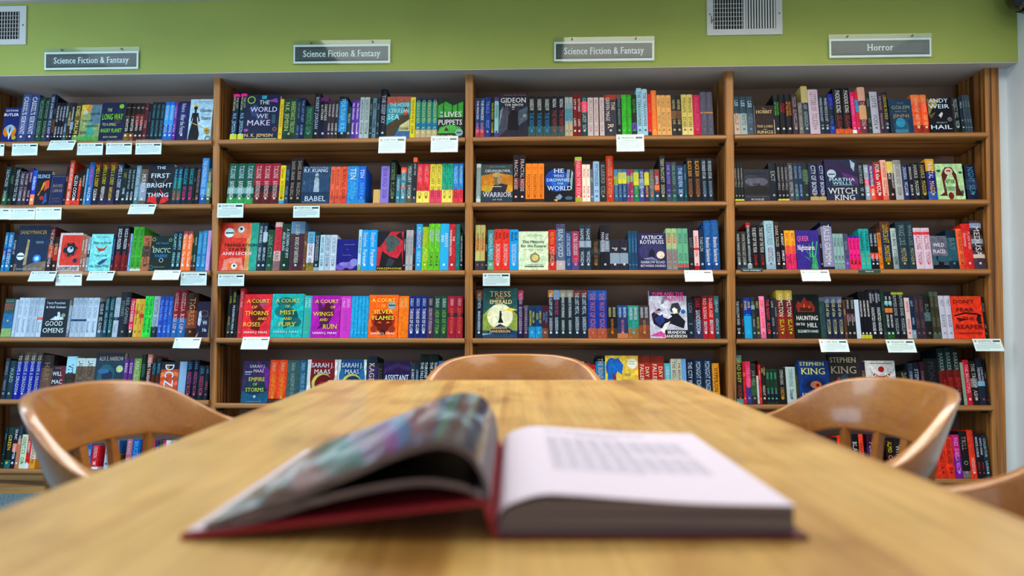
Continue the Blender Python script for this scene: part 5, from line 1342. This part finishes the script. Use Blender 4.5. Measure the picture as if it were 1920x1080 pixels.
# ------------------------------------------------------------------ chairs: bent back rail running down into the arms, slats, saddle seat
def make_chair(label, loc, rz, arm=.2, flare=.035, crest=.79):
    t = thing('armchair', label, 'chair', frame(*loc), (0, 0, YAW + rz), 'wooden armchairs around the reading table')
    b_, a_ = .25, .235; rings = []; ins = []
    K = [(-30, crest-.002, .684), (0, crest, .686), (25, crest-.002, .685), (40, crest-.013, .680), (50, crest-.033, .669), (60, crest-.062, .656), (70, crest-.088, .649), (82, crest-.103, .648), (98, crest-.108, .652), (140, crest-.108, .655), (170, crest-.108, .655)]
    def prof(phi):
        a = min(abs(phi), 139.9)
        for q in range(1, len(K)-2):
            if K[q][0] <= a < K[q+1][0]:
                t_ = (a-K[q][0])/(K[q+1][0]-K[q][0]); o = []
                for c in (1, 2):
                    p0, p1, p2, p3 = K[q-1][c], K[q][c], K[q+1][c], K[q+2][c]
                    o.append(.5*((2*p1) + (-p0+p2)*t_ + (2*p0-5*p1+4*p2-p3)*t_*t_ + (-p0+3*p1-3*p2+p3)*t_**3))
                return o
    st = [(s, None) for s in range(-90, 91, 5)]
    arms = [k/5 for k in range(1, 6)]
    path = [(-90, -k) for k in reversed(arms)] + [(s, 0) for s in range(-90, 91, 3)] + [(90, k) for k in arms]
    for s, ext in path:
        a = R(s); zt, zb = prof(abs(s) + 50*abs(ext or 0))
        nx, ny = math.sin(a), -math.cos(a)
        cx, cy = b_*math.sin(a), -a_*math.cos(a) + abs(ext or 0)*arm
        k = max(0, min(1, (zt - zb - .024)/(crest - .685 - .024))); fl = flare*k
        th = .0095 + .006*(1-k) + (.004*abs(ext or 0))
        ring = []; hz = (zt-zb)/2; rr = .0055
        for cu, cv, a0 in ((1, 1, 0), (-1, 1, 90), (-1, -1, 180), (1, -1, 270)):
            for q in (0, 30, 60, 90):
                u = cu*(th-rr) + rr*math.cos(R(a0+q)); v = cv*(hz-rr) + rr*math.sin(R(a0+q)); off = u + fl*(v/hz*.5+.5)
                ring.append((cx + nx*off, cy + ny*off, (zt+zb)/2 + v))
        rings.append(ring)
    m = MB(); m.loft(rings); m.obj('back_rail', CHAIR, t, smooth=True)
    for s in (-54, -36, -18, 0, 18, 36, 54):
        a = R(s); x0, y0 = .72*b_*math.sin(a), -.135 - .03*math.cos(a); x1, y1 = b_*math.sin(a), -a_*math.cos(a)
        m = MB(); m.loft([[(x + ux*.0105*wd, y + uy*.006, z) for ux, uy in ((-1, -1), (1, -1), (1, 1), (-1, 1))] for x, y, z, wd in ((x0, y0, .455, .8), ((x0+x1)/2, (y0+y1)/2-.01, .57, 1.15), (x1, y1, .690, 1.0))]); m.obj('slat', CHAIR, t)
    for sx in (-1, 1):
        m = MB(); m.tube([(sx*.225, .12, .455), (sx*.235, .135, .56), (sx*.262, .15 if arm > .15 else .1, .66)], [.017, .013, .015], 10); m.obj('arm_support', CHAIR, t, smooth=True)
        m = MB(); m.tube([(sx*.22, -.04, .455), (sx*.235, -.03, .56), (sx*.262, .0, .66)], [.014, .011, .013], 10); m.obj('spindle', CHAIR, t, smooth=True)
        for y in (-.17, .17):
            m = MB(); m.tube([(sx*.18, y*.85, .44), (sx*.20, y*1.0, .28), (sx*.215, y*1.1, .12), (sx*.225, y*1.18, 0)], [.018, .023, .019, .014], 12); m.obj('leg', CHAIR, t, smooth=True)
        m = MB(); m.tube([(sx*.212, -.185, .16), (sx*.212, .185, .16)], .011, 8); m.obj('stretcher', CHAIR, t, smooth=True)
    m = MB(); m.loft([[(x, y, z) for x, y in rounded(-.235+i, .235-i, -.225+i, .215-i, .08)] for i, z in ((.012, .425), (0, .435), (0, .452), (.01, .460), (.06, .456))]); m.obj('seat', CHAIR, t, smooth=True)
    return t
make_chair('varnished armchair tucked under the left edge of the table', (-.505, 1.23, 0), R(-90))
make_chair('varnished armchair at the right edge of the table nearest the bookcase', (.475, 1.29, 0), R(90))
make_chair('varnished armchair at the far end of the table before the bookcase', (.003, 1.84, 0), R(180), arm=.2)
make_chair('varnished armchair nearest the viewer on the right, only one arm showing', (.565, .70, 0), R(90))

# ------------------------------------------------------------------ open book on the table
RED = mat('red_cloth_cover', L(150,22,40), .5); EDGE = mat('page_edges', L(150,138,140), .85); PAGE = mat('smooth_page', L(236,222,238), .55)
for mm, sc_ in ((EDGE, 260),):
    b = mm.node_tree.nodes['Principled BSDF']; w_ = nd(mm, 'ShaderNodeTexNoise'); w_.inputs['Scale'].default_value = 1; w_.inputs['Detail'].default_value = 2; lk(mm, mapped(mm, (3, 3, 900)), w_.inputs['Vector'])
    r_ = ramp(mm, w_.outputs[0], [(.35, L(84,76,82)), (.65, L(138,126,132))]); lk(mm, r_.outputs[0], b.inputs['Base Color'])  # edges toned dark: shade of the book's near side put into their colour
def photo_page():
    m = mat('photo_page', (.1,.1,.1), .22); b = m.node_tree.nodes['Principled BSDF']
    n = nd(m, 'ShaderNodeTexNoise'); n.inputs['Scale'].default_value = 1; n.inputs['Detail'].default_value = 5; n.inputs['Distortion'].default_value = 1.5; lk(m, mapped(m, (13, 5, 13), (0, 0, R(25))), n.inputs['Vector'])
    r = ramp(m, n.outputs[0], [(.36, L(16,18,22)), (.45, L(52,64,74)), (.51, L(104,150,164)), (.57, L(205,222,234)), (.66, L(84,88,104)), (.8, L(22,22,28))]); lk(m, r.outputs[0], b.inputs['Base Color'])
    b.inputs['Coat Weight'].default_value = .35; b.inputs['Coat Roughness'].default_value = .12; return m
PHOTO = photo_page()
ob = thing('open_book', 'open hardback in red cloth lying on the table with pages arching up', 'book', frame(-.012, .494, TZ+.0005), (0, 0, YAW))
DL = .283
def sheet(prof_top, prof_bot, y0, y1, name, mt, ny=10, **k):
    mb = MB(); rings = []
    for j in range(ny+1):
        y = y0 + (y1-y0)*j/ny; rings.append([(x, y, z) for x, z in prof_top] + [(x, y, z) for x, z in reversed(prof_bot)])
    mb.loft(rings); return mb.obj(name, mt, ob, smooth=True, **k)
def smooth_prof(P, n=6):
    out = []
    for i in range(len(P)-1):
        p0, p1, p2, p3 = P[max(i-1, 0)], P[i], P[i+1], P[min(i+2, len(P)-1)]
        for k in range(n):
            t = k/n; out.append(tuple(.5*((2*p1[c]) + (-p0[c]+p2[c])*t + (2*p0[c]-5*p1[c]+4*p2[c]-p3[c])*t*t + (-p0[c]+3*p1[c]-3*p2[c]+p3[c])*t**3) for c in (0, 1)))
    return out + [P[-1]]
# right half: block of pages on the back board
m = MB(); m.rbox(.002, .214, -.004, DL+.004, 0, .003, .001, 'y'); m.obj('back_board', mat('dark_red_board', L(96,20,30), .5), ob)
top = smooth_prof([(.002, .006), (.006, .016), (.015, .0225), (.035, .0265), (.06, .0265), (.10, .0245), (.15, .0225), (.205, .0215)])
bot = [(x, .0032) for x, z in top]
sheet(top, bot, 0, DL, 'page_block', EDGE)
pg = smooth_prof([(.001, .010), (.004, .0185), (.012, .0245), (.032, .0302), (.055, .0298), (.09, .0272), (.14, .0240), (.206, .0225)])
rp = sheet(pg, [(x, z-.0007) for x, z in pg], -.0005, DL+.0005, 'right_page', PAGE)
# faint paragraph printed on the right page: lines follow the page's curve
tm = MB()
def pz(x):
    for (a, za), (b2, zb) in zip(pg, pg[1:]):
        if a <= x <= b2: return za + (zb-za)*(x-a)/(b2-a)
    return pg[-1][1]
def tline(x0, x1, y, h_):
    n = 10
    for k in range(n):
        xa, xb = x0 + (x1-x0)*k/n, x0 + (x1-x0)*(k+.82)/n; tm.poly([(xa, y, pz(xa)+.0003), (xb, y, pz(xb)+.0003), (xb, y+h_, pz(xb)+.0003), (xa, y+h_, pz(xa)+.0003)], ink('ccd'))
tline(.045, .15, DL-.030, .006); tline(.075, .12, DL-.045, .005)
for k in range(14): tline(.045, .178 if k not in (6, 13) else .12, DL-.068-k*.0105, .0035)
tm.obj('printed_text', INK, ob, ink=True)
# left half: red board lifted at the hinge, two bundles of arching pages
m = MB(); m.loft([[(x, y, z) for x, z in ((-.2125, 0), (-.009, .0235), (-.0085, .0270), (-.2135, .0034))] for y in (-.004, DL+.004)]); m.obj('front_board', RED, ob)
m = MB(); m.loft([[(x, y, z) for x, z in ((-.0092, .0265), (-.006, .0265), (.0035, .0005), (.0, 0))] for y in (-.004, DL+.004)]); m.obj('spine', RED, ob)
low = smooth_prof([(-.211, .0047), (-.19, .0075), (-.16, .0150), (-.12, .0270), (-.085, .0350), (-.05, .0395), (-.022, .0360), (-.006, .0275)])
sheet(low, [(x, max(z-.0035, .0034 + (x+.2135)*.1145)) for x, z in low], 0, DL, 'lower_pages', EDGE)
sheet([(x, z+.0003) for x, z in low], [(x, z) for x, z in low], -.0001, DL+.0001, 'endpaper', mat('pinkish_endpaper', L(226,208,218), .6))
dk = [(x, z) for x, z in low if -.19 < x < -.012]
sheet([(x, z+.0008) for x, z in dk], [(x, z+.0003) for x, z in dk], -.0002, DL, 'gap_shade_sheet', mat('gap_shade_black', L(20,20,24), .4))  # black sheet paints the shade in the gap between the two bundles
up = smooth_prof([(-.200, .0085), (-.19, .0125), (-.165, .0215), (-.134, .0325), (-.097, .0475), (-.065, .0605), (-.038, .0665), (-.018, .0600), (-.007, .0430), (-.003, .0260)])
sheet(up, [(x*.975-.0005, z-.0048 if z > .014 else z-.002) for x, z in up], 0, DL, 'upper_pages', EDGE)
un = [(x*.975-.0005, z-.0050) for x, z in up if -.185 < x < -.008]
sheet(un, [(x, z-.0004) for x, z in un], .0003, DL, 'gap_shade_sheet', bpy.data.materials['gap_shade_black'])  # same black under the arch, the cavity's shade put into colour
ph = [(x-.0002, z+.0004) for x, z in up]
sheet(ph, [(x, z-.0003) for x, z in ph], -.0003, DL+.0003, 'photo_page', PHOTO)
